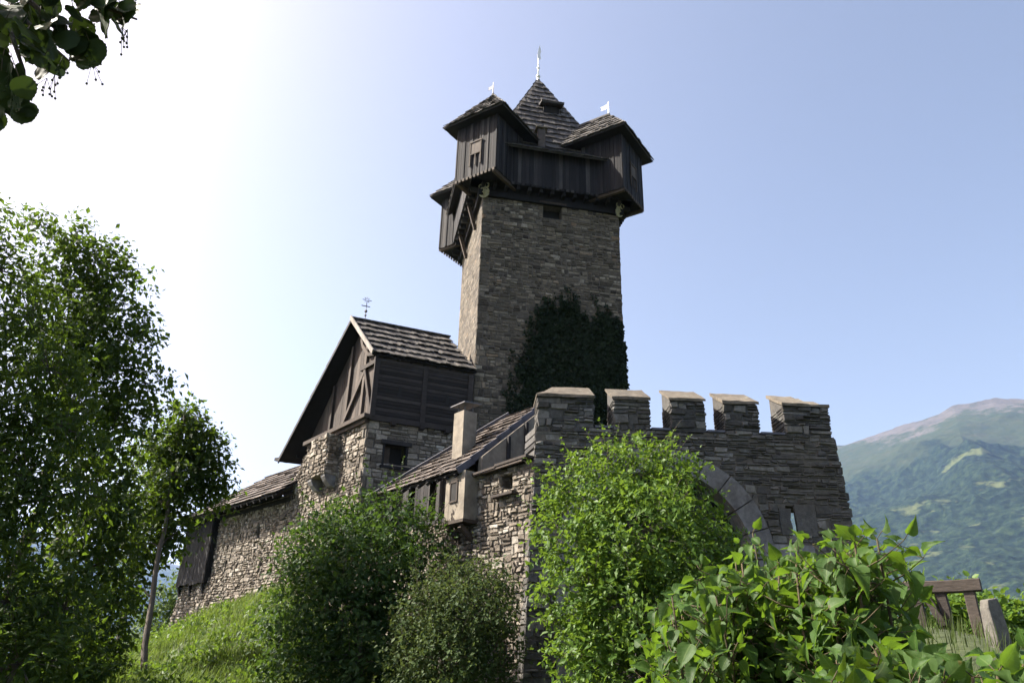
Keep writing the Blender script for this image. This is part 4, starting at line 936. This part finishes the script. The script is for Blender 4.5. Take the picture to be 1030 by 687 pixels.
# ------------------------------------------------------------------ bushes at the foot of the castle
CLK = .88
def gb_(u, v, Y):   # ground below a surveyed point
    p = at(u, v, Y); return V3(p[0], p[1], float(gz(p[0], p[1])) - .1)
b0 = gb_(640, 650, 16.2)
plant('tall_bush', 'tall bright green leafy bush in full sun in front of the stone archway', 'bush', b0, [b0, b0 + V3(.1, 0, 2), at(635, 520, 16.2)], .12, .03,
      [cl(622, 482, 16.4, 40, 34), cl(662, 486, 16.4, 42, 36), cl(686, 510, 16.6, 28, 32), cl(588, 500, 16, 36, 34), cl(566, 538, 15.8, 30, 34), cl(708, 548, 16.8, 24, 30), cl(640, 540, 15.2, 60, 50, 4200), cl(700, 560, 16, 46, 44), cl(588, 588, 15.4, 42, 44),
       cl(640, 610, 15, 60, 50, 4000), cl(705, 620, 15.6, 46, 46), cl(594, 652, 15.2, 36, 44), cl(640, 675, 14.8, 64, 44), cl(715, 670, 15.4, 46, 40), cl(650, 464, 16.6, 20, 14), cl(614, 464, 16.6, 16, 12), cl(722, 590, 16.6, 20, 34)],
      3100, 9, .125, T_SMALL, LF_BRIGHT, None, .36, 320, .62, .15, shoots=110)
b0 = gb_(360, 640, 22)
plant('elder_bush', 'large dark green bush below the gabled house, beside the grassy slope', 'bush', b0, [b0, b0 + V3(0, 0, 1.5), at(365, 560, 22)], .12, .03,
      [cl(350, 535, 22.6, 38, 26), cl(390, 528, 22.6, 38, 24), cl(425, 545, 22.6, 24, 26), cl(318, 560, 22.2, 34, 30), cl(370, 570, 21.4, 52, 38, 2800), cl(300, 605, 21.8, 28, 40), cl(345, 615, 21, 50, 42, 2800), cl(405, 600, 21.6, 38, 44), cl(310, 660, 21.2, 36, 36), cl(370, 665, 20.8, 50, 36), cl(415, 650, 21.4, 24, 40), cl(375, 515, 22.8, 24, 12), cl(335, 548, 22, 30, 22)],
      2900, 9, .15, T_SMALL, LF_ELDER, None, .6, 220, .55, .25, shoots=70)
b0 = gb_(462, 660, 18)
plant('hazel_bush', 'smaller dull green bush between the large dark bush and the bright bush', 'bush', b0, [b0, b0 + V3(0, 0, 1.2), at(465, 620, 18)], .07, .02,
      [cl(455, 590, 18.4, 26, 22), cl(484, 588, 18.4, 26, 22), cl(496, 612, 18.4, 18, 26), cl(430, 620, 18, 24, 28), cl(470, 625, 17.6, 38, 34, 1800), cl(415, 655, 17.8, 20, 34), cl(450, 665, 17.4, 36, 32), cl(486, 660, 17.8, 28, 34), cl(500, 690, 17.8, 16, 26)],
      1700, 9, .10, T_SMALL, LF_HAZEL, None, .4, 160, .5, .15, shoots=70)

# ------------------------------------------------------------------ trees at the left
CLK = .68
b0 = V3(-13.2, 15.2, float(gz(-13.2, 15.2)) - .2)
plant('ash_tree', 'big dark leafy tree filling the left edge of the view', 'tree', b0, [b0, b0 + V3(.1, .1, 5), b0 + V3(-.1, .2, 9.5), at(-25, 190, 15.5)], .26, .05,
      [cl(-22, 215, 15.6, 30, 34), cl(-60, 260, 15.4, 50, 50), cl(0, 272, 15.6, 34, 36), cl(28, 318, 15.4, 38, 34), cl(-25, 350, 15, 50, 40), cl(50, 372, 15.2, 36, 32), cl(8, 412, 14.8, 48, 38), cl(62, 430, 15.2, 34, 30), cl(-35, 440, 15, 46, 46), cl(25, 478, 14.8, 46, 38), cl(78, 495, 15.4, 28, 30), cl(-15, 535, 14.6, 48, 44), cl(5, 605, 14.4, 48, 44), cl(65, 612, 15, 34, 36), cl(20, 668, 14.2, 50, 40), cl(-55, 610, 14.6, 40, 60)],
      1650, 15, .18, T_NARROW, LF_ASH, 'trees at the left of the slope', .75, 420, .15, .35)
b0 = V3(-12.6, 20.2, float(gz(-12.6, 20.2)) - .2)
plant('maple_tree', 'broad green tree just right of the big dark tree, its crown against the white sky', 'tree', b0, [b0, b0 + V3(.1, 0, 4), b0 + V3(.2, .1, 8), at(92, 290, 20.5)], .2, .04,
      [cl(78, 248, 20.4, 22, 22), cl(100, 268, 20.4, 26, 26), cl(66, 290, 20.4, 34, 32), cl(125, 305, 20.6, 22, 26), cl(95, 328, 20, 36, 30), cl(132, 345, 20.6, 20, 24), cl(60, 352, 20, 34, 32), cl(112, 380, 20, 34, 28), cl(146, 385, 20.6, 20, 16), cl(80, 412, 19.8, 36, 30), cl(128, 425, 20.2, 24, 26), cl(98, 462, 19.8, 34, 30), cl(110, 508, 20, 26, 30), cl(85, 530, 19.6, 32, 34), cl(102, 565, 20, 26, 30), cl(60, 590, 19.6, 26, 26), cl(92, 622, 19.8, 26, 32), cl(68, 655, 19.4, 36, 34), cl(52, 235, 20.2, 22, 20), cl(130, 272, 20.6, 12, 16)],
      1350, 14, .19, T_SMALL, LF_ASH, 'trees at the left of the slope', .8, 380, .2, .3)
q0 = at(137, 705, 22.5); b0 = V3(q0[0], q0[1], float(gz(q0[0], q0[1])) - .2)
tp = [b0, at(150, 620, 23.2), at(163, 540, 23.8), at(176, 470, 24.2), at(186, 412, 24.4)]
plant('slender_tree', 'slender tree with thin leaning trunk between the broad tree and the low wing', 'tree', b0, tp, .10, .03,
      [cl(183, 425, 24.4, 18, 18), cl(200, 440, 24.6, 16, 16), cl(166, 448, 24.4, 18, 18), cl(208, 470, 24.6, 18, 16), cl(180, 478, 24.2, 26, 20), cl(222, 490, 24.8, 11, 9), cl(204, 496, 24.6, 16, 10), cl(160, 505, 24.4, 20, 22), cl(140, 548, 24.2, 18, 20), cl(178, 535, 24.4, 18, 14), cl(128, 590, 24, 13, 20), cl(212, 452, 24.6, 9, 9)],
      760, 12, .19, T_SMALL, LF_ASH, 'trees at the left of the slope', .7, 200, .2, .3)
b0 = V3(-18.9, 39.9, float(gz(-18.9, 39.9)) - .3)
plant('alder_tree', 'tree far back at the left, glimpsed between the big dark tree and the slender tree', 'tree', b0, [b0, b0 + V3(.1, 0, 4), b0 + V3(.2, .2, 13)], .2, .04,
      [(b0 + V3(dx, dy, dz), np.array([r_, r_, r_ * .9]), r_ * r_) for dx, dy, dz, r_ in ((0, 0, 13., .8), (.6, .4, 12, 1.), (-.9, 0, 11.4, 1.1), (.3, -.6, 10.6, 1.2), (.9, 0, 9.6, 1.), (-1., .5, 9, 1.2), (.4, .5, 8., 1.1))], 380, 12, .22, T_SMALL, LF_ASH, 'trees at the left of the slope', .9, 120, .25, .3)
CLK = 1.
b0 = V3(-20.5, 44, float(gz(-20.5, 44)) - .3)
plant('far_shrub', 'pale green small tree below the low wing behind the slender tree', 'tree', b0, [b0, b0 + V3(.2, 0, 2), at(176, 610, 44)], .12, .03,
      [cl(172, 612, 44, 16, 22), cl(184, 604, 44.5, 10, 14), cl(160, 640, 44, 18, 24), cl(176, 650, 44, 14, 20), cl(146, 652, 43, 16, 22)], 700, 8, .24, T_SMALL, LF_FAR, None, .8, 60, .4, .2)
for i, (u, v, Y, a, lab) in enumerate(((30, 655, 17.5, 1., 'dense low undergrowth bush at the bottom left corner'), (76, 672, 22.5, .7, 'undergrowth bush at the foot of the slender tree trunk'))):
    b0 = gb_(u, v, Y)
    plant('undergrowth_bush', lab, 'bush', b0, [b0, b0 + V3(0, 0, .8), at(u, v, Y)], .05, .015, [cl(u - 30 * a, v, Y, 30 * a, 34), cl(u + 14 * a, v - 8, Y, 30 * a, 36), cl(u + 42 * a, v + 12, Y, 22 * a, 26), cl(u, v + 26, Y - .5, 46 * a, 26), cl(u, v - 50, Y + .6, 24 * a, 24)], 900, 9, .14, T_SMALL, LF_ASH, None, .5, 60, .4, .2)

# ------------------------------------------------------------------ linden branch overhead
lb = V3(-3.6, 1.1, float(gz(-3.6, 1.1)) - .2); linden = thing('linden_tree', lb, 'overhanging linden branch with round dark leaves and seed clusters, at the top left corner', 'tree')
mb = MB(); mb.tube([lb, lb + V3(.05, 0, 2), lb + V3(0, .05, 4.2), lb + V3(-.1, .1, 6.5)], [.17, .15, .13, .09], 10); mb.build('trunk', BARK, linden, True)
mb = MB(); fb = MB(); sb = MB()
YB = 1.75
hub = limb(mb, lb + V3(0, 0, 3.9), at(-20, -40, YB), .05, .018, -.12, 8, 7, .02)[-1]
tw = [((-20, -40), (60, -10), (105, 8), (138, 20)), ((-20, -40), (40, 10), (72, 48), (100, 48)), ((-30, -30), (10, 30), (25, 75), (22, 100)), ((-40, -20), (-10, 50), (0, 95), (2, 118)), ((-20, -40), (20, 15), (50, 45), (70, 62)), ((20, -60), (70, -30), (110, -10), (125, -5))]
lv = []
for k_, t_ in enumerate(tw):
    yy = YB + .06 * (k_ - 2); P_ = np.array([at(u, v, yy + .03 * i) for i, (u, v) in enumerate(t_)]); f = np.linspace(0, 3, 12); P2 = np.stack([np.interp(f, range(4), P_[:, i]) for i in range(3)], 1)
    mb.tube(P2, np.linspace(.011, .003, 12), 6)
    for q in range(3, 12):
        for rep in range(2): lv.append(P2[q] + RNG.normal(size=3) * .03 + V3(-.03, 0, .02))
for (u, v) in ((137, 23), (110, 24), (98, 50), (72, 45), (62, 60), (25, 92), (2, 112), (10, 62), (38, 56), (86, 8), (106, 4), (34, 18), (14, 20), (56, 36), (8, 40), (24, 38), (46, 6), (66, 10), (84, 30), (4, 80), (14, 4), (30, -8), (70, -12), (100, -14), (-10, 30), (28, 2), (40, 20), (12, 34), (50, 14), (18, 12), (2, 24), (34, 44), (-4, 48), (8, 76), (60, 30), (-14, 60), (-12, 90), (46, 30), (20, 56)):
    lv.append(at(u - 6, v - 14, YB + RNG.uniform(-.12, .15)))
lv = np.array(lv); n = len(lv)
toC = nrm(-lv); dn = nrm(V3(.35, -.1, -.75) + RNG.normal(size=(n, 3)) * .35)
put_leaves(fb, lv, dn, nrm(-toC * .8 + V3(0, 0, .5) + RNG.normal(size=(n, 3)) * .4), .075 * RNG.uniform(.8, 1.2, n), LINDEN)
for p, d_ in zip(lv, dn): mb.tube([p - d_ * .03 + V3(0, 0, .012), p], .0014, 4)
for (u, v) in ((58, 78), (54, 88), (92, 76), (122, 40), (128, 42), (8, 88), (10, 104), (46, 92), (88, 64), (62, 70)):
    sb = MB(); p = at(u, v, YB); q0 = p + V3(-.01, 0, .05)
    for j in range(5):
        e = p + RNG.normal(size=3) * .014; sb.tube([q0, e], .0009, 4); sb.ball(e, .0042, k=6, m=4)
    sb.build('seed_cluster', LF_LINDEN, linden, True)
mb.build('branch', BARK, linden, True); fb.build('leaves', LF_LINDEN, linden, True);

# ------------------------------------------------------------------ lilac shrubs in the foreground
def lilac(label, tops, yr, size, roots_y, nstem_leaf=13, seed_leaf=.5, spread=.10):
    c0 = at(np.mean([t[0] for t in tops]), 660, np.mean(yr)); gzz = float(gz(c0[0], c0[1])); o = thing('lilac_shrub', (c0[0], c0[1], gzz), label, 'shrub', 'lilac shrubs in the foreground')
    st = MB(); lf = MB(); LP, LA, LN, LS = [], [], [], []
    for (u, v) in tops:
        Y = RNG.uniform(*yr); top = at(u, v, Y); ro = V3(c0[0] + (top[0] - c0[0]) * .6 + RNG.normal() * .1, c0[1] + (top[1] - c0[1]) * .6, 0); ro[2] = float(gz(ro[0], ro[1])) - .05
        mid = ro + (top - ro) * .6 + V3(RNG.normal() * .05, RNG.normal() * .05, .05)
        t = np.linspace(0, 1, 14)[:, None]; pts = (1 - t) ** 2 * ro + 2 * t * (1 - t) * mid + t ** 2 * top; st.tube(pts, np.linspace(.012, .0028, 14), 6)
        axs = np.gradient(pts, axis=0); rot = RNG.uniform(0, pi)
        Ls = np.linalg.norm(np.diff(pts, axis=0), axis=1).sum(); nl = nstem_leaf
        for q in range(nl):
            back = q * .05 * RNG.uniform(.8, 1.2); f = 1 - back / Ls
            if f < .15: break
            p = np.array([np.interp(f, t[:, 0], pts[:, i]) for i in range(3)]); rot += pi / 2 + RNG.normal() * .3
            for sgn in (0, pi):
                a = rot + sgn; h_ = V3(cos(a), sin(a), 0)
                if q >= 2 and RNG.random() < .55:      # a side twig with its own pairs
                    tip_ = p + nrm(h_ + V3(0, 0, .55 + RNG.normal() * .25)) * RNG.uniform(.08, .17); st.tube([p, (p + tip_) / 2 + V3(0, 0, -.008), tip_], [.0026, .002, .0012], 5)
                    sub = [(p + (tip_ - p) * .55, 1), (tip_, 0)]
                else: sub = [(p, q)]
                for pp, qq in sub:
                    for s3 in ((0,) if len(sub) == 1 else (0, pi)):
                        a3 = a + s3 + (RNG.normal() * .5 + (pi / 2 if len(sub) > 1 else 0)); h3 = V3(cos(a3), sin(a3), 0)
                        s_ = size * RNG.uniform(.62, 1.2) * (.66 if qq == 0 else .92); pet = RNG.uniform(.014, .03)
                        dirn = nrm(h3 + V3(0, 0, (.6 if qq == 0 else .05) + RNG.normal() * .4) + RNG.normal(size=3) * .25)
                        b_ = pp + dirn * pet; st.tube([pp, b_], .0012, 4)
                        LP.append(b_); LA.append(nrm(dirn + V3(0, 0, (-.95 + RNG.normal() * .35) if qq > 0 else -.1))); LN.append(nrm(V3(0, -.15, .8) + h3 * .75 + RNG.normal(size=3) * .4)); LS.append(s_)
    hm = len(LP) * 11 // 20; LP, LA, LN, LS = map(np.array, (LP, LA, LN, LS)); pm = RNG.permutation(len(LP)); LP, LA, LN, LS = LP[pm], LA[pm], LN[pm], LS[pm]
    put_leaves(lf, LP[:hm], LA[:hm], LN[:hm], LS[:hm], LILAC); put_leaves(lf, LP[hm:], LA[hm:], LN[hm:], LS[hm:], LILAC2)
    st.build('stems', STEM, o, True); lo = lf.build('leaves', LF_LILAC, o, True)
    nv = len(LILAC[0]); N_ = len(lo.data.vertices) // nv
    for an, arr in (('lt', LILAC[0][:, 0]), ('lc', np.tile([-1, -.55, 0, .55, 1], nv // 5))):
        lo.data.attributes.new(an, 'FLOAT', 'POINT').data.foreach_set('value', np.tile(arr, N_).astype(np.float32))
    return o
def scatter(outline, n, depth):
    us = [p[0] for p in outline]; vs = [p[1] for p in outline]; out = []
    for i in range(n):
        u = RNG.uniform(us[0], us[-1]); out.append((u, np.interp(u, us, vs) + depth * RNG.random() ** 1.3))
    return out
lilac('lilac shrub with a pale tipped shoot, standing in front of the slit window', [(757, 536), (740, 562), (705, 590), (676, 600), (800, 556)] + scatter([(660, 612), (690, 592), (735, 565), (775, 568), (815, 566), (838, 556)], 74, 110), (2.4, 3.5), .078, 2.8)
lilac('lilac shrub with tall upright stems just left of the wooden railing', [(840, 548), (866, 536), (882, 542), (852, 556), (872, 550), (886, 566), (860, 546)] + scatter([(800, 576), (825, 564), (842, 562), (850, 584), (854, 612)], 44, 100), (2.2, 3.0), .078, 2.5)
lilac('large leaved lilac shrub nearest the camera at the bottom right corner', [(880, 654), (905, 668), (1028, 664)] + scatter([(835, 672), (885, 662), (920, 672), (965, 682), (1000, 676), (1040, 656)], 46, 40), (1.45, 2.0), .085, 1.6, 7)

# ------------------------------------------------------------------ railing, post and hedge at right
rd = nrm(V3(.80, -.60, 0)); rn = V3(-rd[1], rd[0], 0); rn = rn if rn[1] < 0 else -rn
WD_RAIL = m_wood('weathered_rail', [(0, (.036, .029, .024)), (1, (.07, .057, .047))], stretch=(.2, .2, 1), sc=60, bd=.006)
R1 = at(986, 585.5, 6.9); rail = thing('wooden_railing', V3(R1[0] - .4, R1[1] + .3, R1[2] - .8), 'weathered brown wooden railing with short uprights and a diagonal brace behind the lilac', 'railing')
rP = lambda s_, o_, z_: R1 - rd * s_ + rn * o_ + Z * z_
mb = MB()
def rough_bar(mb, p, q, w_, h_, up=(0, 0, 1)):
    p, q = np.asarray(p), np.asarray(q); n_ = 6; pts = [p + (q - p) * i / n_ + (RNG.normal(size=3) * .004 if 0 < i < n_ else 0) for i in range(n_ + 1)]
    d = nrm(q - p); sd = nrm(np.cross(d, np.asarray(up, float))); u2 = np.cross(sd, d); prof = [(-.5, -.42), (-.42, -.5), (.42, -.5), (.5, -.42), (.5, .42), (.42, .5), (-.42, .5), (-.5, .42)]
    V = [pt + sd * a * w_ * RNG.uniform(.97, 1.03) + u2 * b * h_ * RNG.uniform(.97, 1.03) for pt in pts for a, b in prof]; V += [pts[0], pts[-1]]
    Q = [(i * 8 + j, i * 8 + (j + 1) % 8, (i + 1) * 8 + (j + 1) % 8, (i + 1) * 8 + j) for i in range(n_) for j in range(8)]
    mb.add(V, Q, [(len(V) - 2, (j + 1) % 8, j) for j in range(8)] + [(len(V) - 1, n_ * 8 + j, n_ * 8 + (j + 1) % 8) for j in range(8)], RNG.random())
rough_bar(mb, rP(0, 0, -.02), rP(1.15, 0, -.03), .11, .105); mb.build('top_rail', WD_RAIL, rail)
for s_ in (.09, .32, .52, .85): mb = MB(); rough_bar(mb, rP(s_ + .01, 0, -.075), rP(s_ - .03, 0, -.95), .07, .09, rd); mb.build('upright', WD_RAIL, rail)
mb = MB(); rough_bar(mb, rP(.47, .06, -.03), rP(.34, .07, -.36), .045, .06, rd); mb.build('brace', WD_RAIL, rail)
mb = MB(); rough_bar(mb, rP(.02, .02, -.62), rP(1.15, .02, -.60), .08, .11); mb.build('lower_rail', WD_RAIL, rail)
SP = at(995, 606, 6.55); post = MB(); nA = nrm(V3(.92, .39, 0)); nB = nrm(V3(-.39, .92, 0))
lowz = float(gz(SP[0], SP[1])) - .3
vv = []
for z_, k_ in ((lowz, 1.12), (SP[2] - .25, 1.04), (SP[2] - .03, .96), (SP[2] + .03, .8)):
    for a, b in ((-1, -1), (1, -1), (1, 1), (-1, 1)): vv.append(V3(SP[0], SP[1], z_) + nA * a * .082 * k_ + nB * b * .05 * k_ + V3(.02 * (SP[2] - z_), 0, (.012 * a if z_ > SP[2] - .05 else 0)) + (RNG.normal(size=3) * .004))
qs = [(i * 4 + j, i * 4 + (j + 1) % 4, (i + 1) * 4 + (j + 1) % 4, (i + 1) * 4 + j) for i in range(3) for j in range(4)] + [(12, 13, 14, 15), (3, 2, 1, 0)]
po = post.add(vv, qs, r=.5).build('stone_post', GRANITE)
bv = po.modifiers.new('worn_edges', 'BEVEL'); bv.width = .012; bv.segments = 2
tag(po, 'short pale granite post with worn edges standing right of the wooden railing', 'post')
b0 = gb_(985, 640, 9.2)
plant('hedge_shrub', 'low leafy shrub growing behind the wooden railing and stone post', 'shrub', b0, [b0, b0 + V3(0, 0, .4), at(985, 620, 9.2)], .03, .01,
      [cl(945, 612, 9, 20, 16), cl(966, 603, 9.4, 22, 9), cl(965, 625, 9, 30, 26), cl(1010, 632, 9.2, 20, 18), cl(1024, 640, 9, 22, 22), cl(990, 645, 8.8, 40, 18), cl(1040, 630, 9.2, 22, 24), cl(920, 630, 9, 26, 24)], 620, 8, .075, T_ROUND, LF_BRIGHT, None, .2, 70, .4, .1)

# ------------------------------------------------------------------ grass
def grass(name, pts, hgt, wid, matl, lean=.5):
    n = len(pts); a = RNG.uniform(0, 2 * pi, n); h_ = hgt * RNG.uniform(.5, 1.35, n) * (.35 + 1.5 * np.clip(fbm(pts[:, 0] * 1.1, pts[:, 1] * 1.1, 4) * 1.6 - .3, 0, 1.2)); side = np.stack([np.cos(a), np.sin(a), 0 * a], 1) * wid * RNG.uniform(.6, 1.3, n)[:, None]
    ln = np.stack([np.cos(a + 1.6), np.sin(a + 1.6), 0 * a], 1) * (h_ * lean * RNG.random(n))[:, None] + V3(.06, -.02, 0) * h_[:, None]
    V = np.stack([pts - side, pts + side, pts + ln * .35 + side * .7 + Z * h_[:, None] * .6, pts + ln * .35 - side * .7 + Z * h_[:, None] * .6, pts + ln + Z * h_[:, None]], 1).reshape(-1, 3)
    k_ = np.arange(n)[:, None] * 5; r = RNG.random(n)
    mb = MB(); mb.add(V, np.concatenate([k_ + 0, k_ + 1, k_ + 2, k_ + 3], 1), None, r); base = mb.n; mb.n = 0; mb.add(np.zeros((0, 3)), None, np.concatenate([k_ + 3, k_ + 2, k_ + 4], 1), r); mb.n = base
    return tag(mb.build(name, matl), kind='stuff')
GRM = m_leaf('slope_grass', [(0, (.035, .07, .012)), (.4, (.075, .125, .022)), (.75, (.125, .17, .035)), (1, (.22, .22, .08))], trans=(.20, .28, .04), tf=.35, rough=.6, spec=.2, nsc=1.6)
n = 90000; px = RNG.uniform(-20, -2, n); py = RNG.uniform(15, 42, n); dens = fbm(px * .9, py * .9, 4)
s_w = (np.stack([px, py], 1) - BO[:2]) @ bn[:2]; s_g = (np.stack([px, py], 1) - HO[:2]) @ hn1[:2]
ok = (s_w > .15) & (s_g > .15) & (RNG.random(n) < np.clip(.25 + dens, 0, 1)); px, py = px[ok], py[ok]
grass('slope_grass', np.stack([px, py, gz(px, py) - .02], 1), .34, .016, GRM, .8)
n = 2600; qx = RNG.uniform(-19, -3, n); qy = RNG.uniform(16, 41, n); s_w = (np.stack([qx, qy], 1) - BO[:2]) @ bn[:2]; s_g = (np.stack([qx, qy], 1) - HO[:2]) @ hn1[:2]
ok = (s_w > .2) & (s_g > .2) & (fbm(qx * .5 + 9, qy * .5, 3) > .47); qx, qy = qx[ok], qy[ok]; n = len(qx); k = 14
bx = np.repeat(np.stack([qx, qy, gz(qx, qy)], 1), k, 0); bx += RNG.normal(size=bx.shape) * V3(.16, .16, 0) + Z * (RNG.random((len(bx), 1)) * np.repeat(RNG.uniform(.15, .75, n), k)[:, None])
wm = MB(); put_leaves(wm, bx, nrm(RNG.normal(size=bx.shape) + V3(0, 0, .5)), nrm(RNG.normal(size=bx.shape) * .6 + Z), .15 * RNG.uniform(.4, 1.3, len(bx)), T_SMALL)
tag(wm.build('slope_weeds', LF_BRIGHT), kind='stuff')
n = 9000; px = RNG.uniform(2.6, 7.5, n); py = RNG.uniform(4.6, 10, n); BKM = m_leaf('bank_grass_blades', [(0, (.02, .035, .008)), (.5, (.045, .07, .016)), (1, (.09, .11, .035))], trans=(.12, .16, .03), tf=.3, rough=.6)
grass('bank_grass', np.stack([px, py, gz(px, py) - .02], 1), .12, .004, BKM)
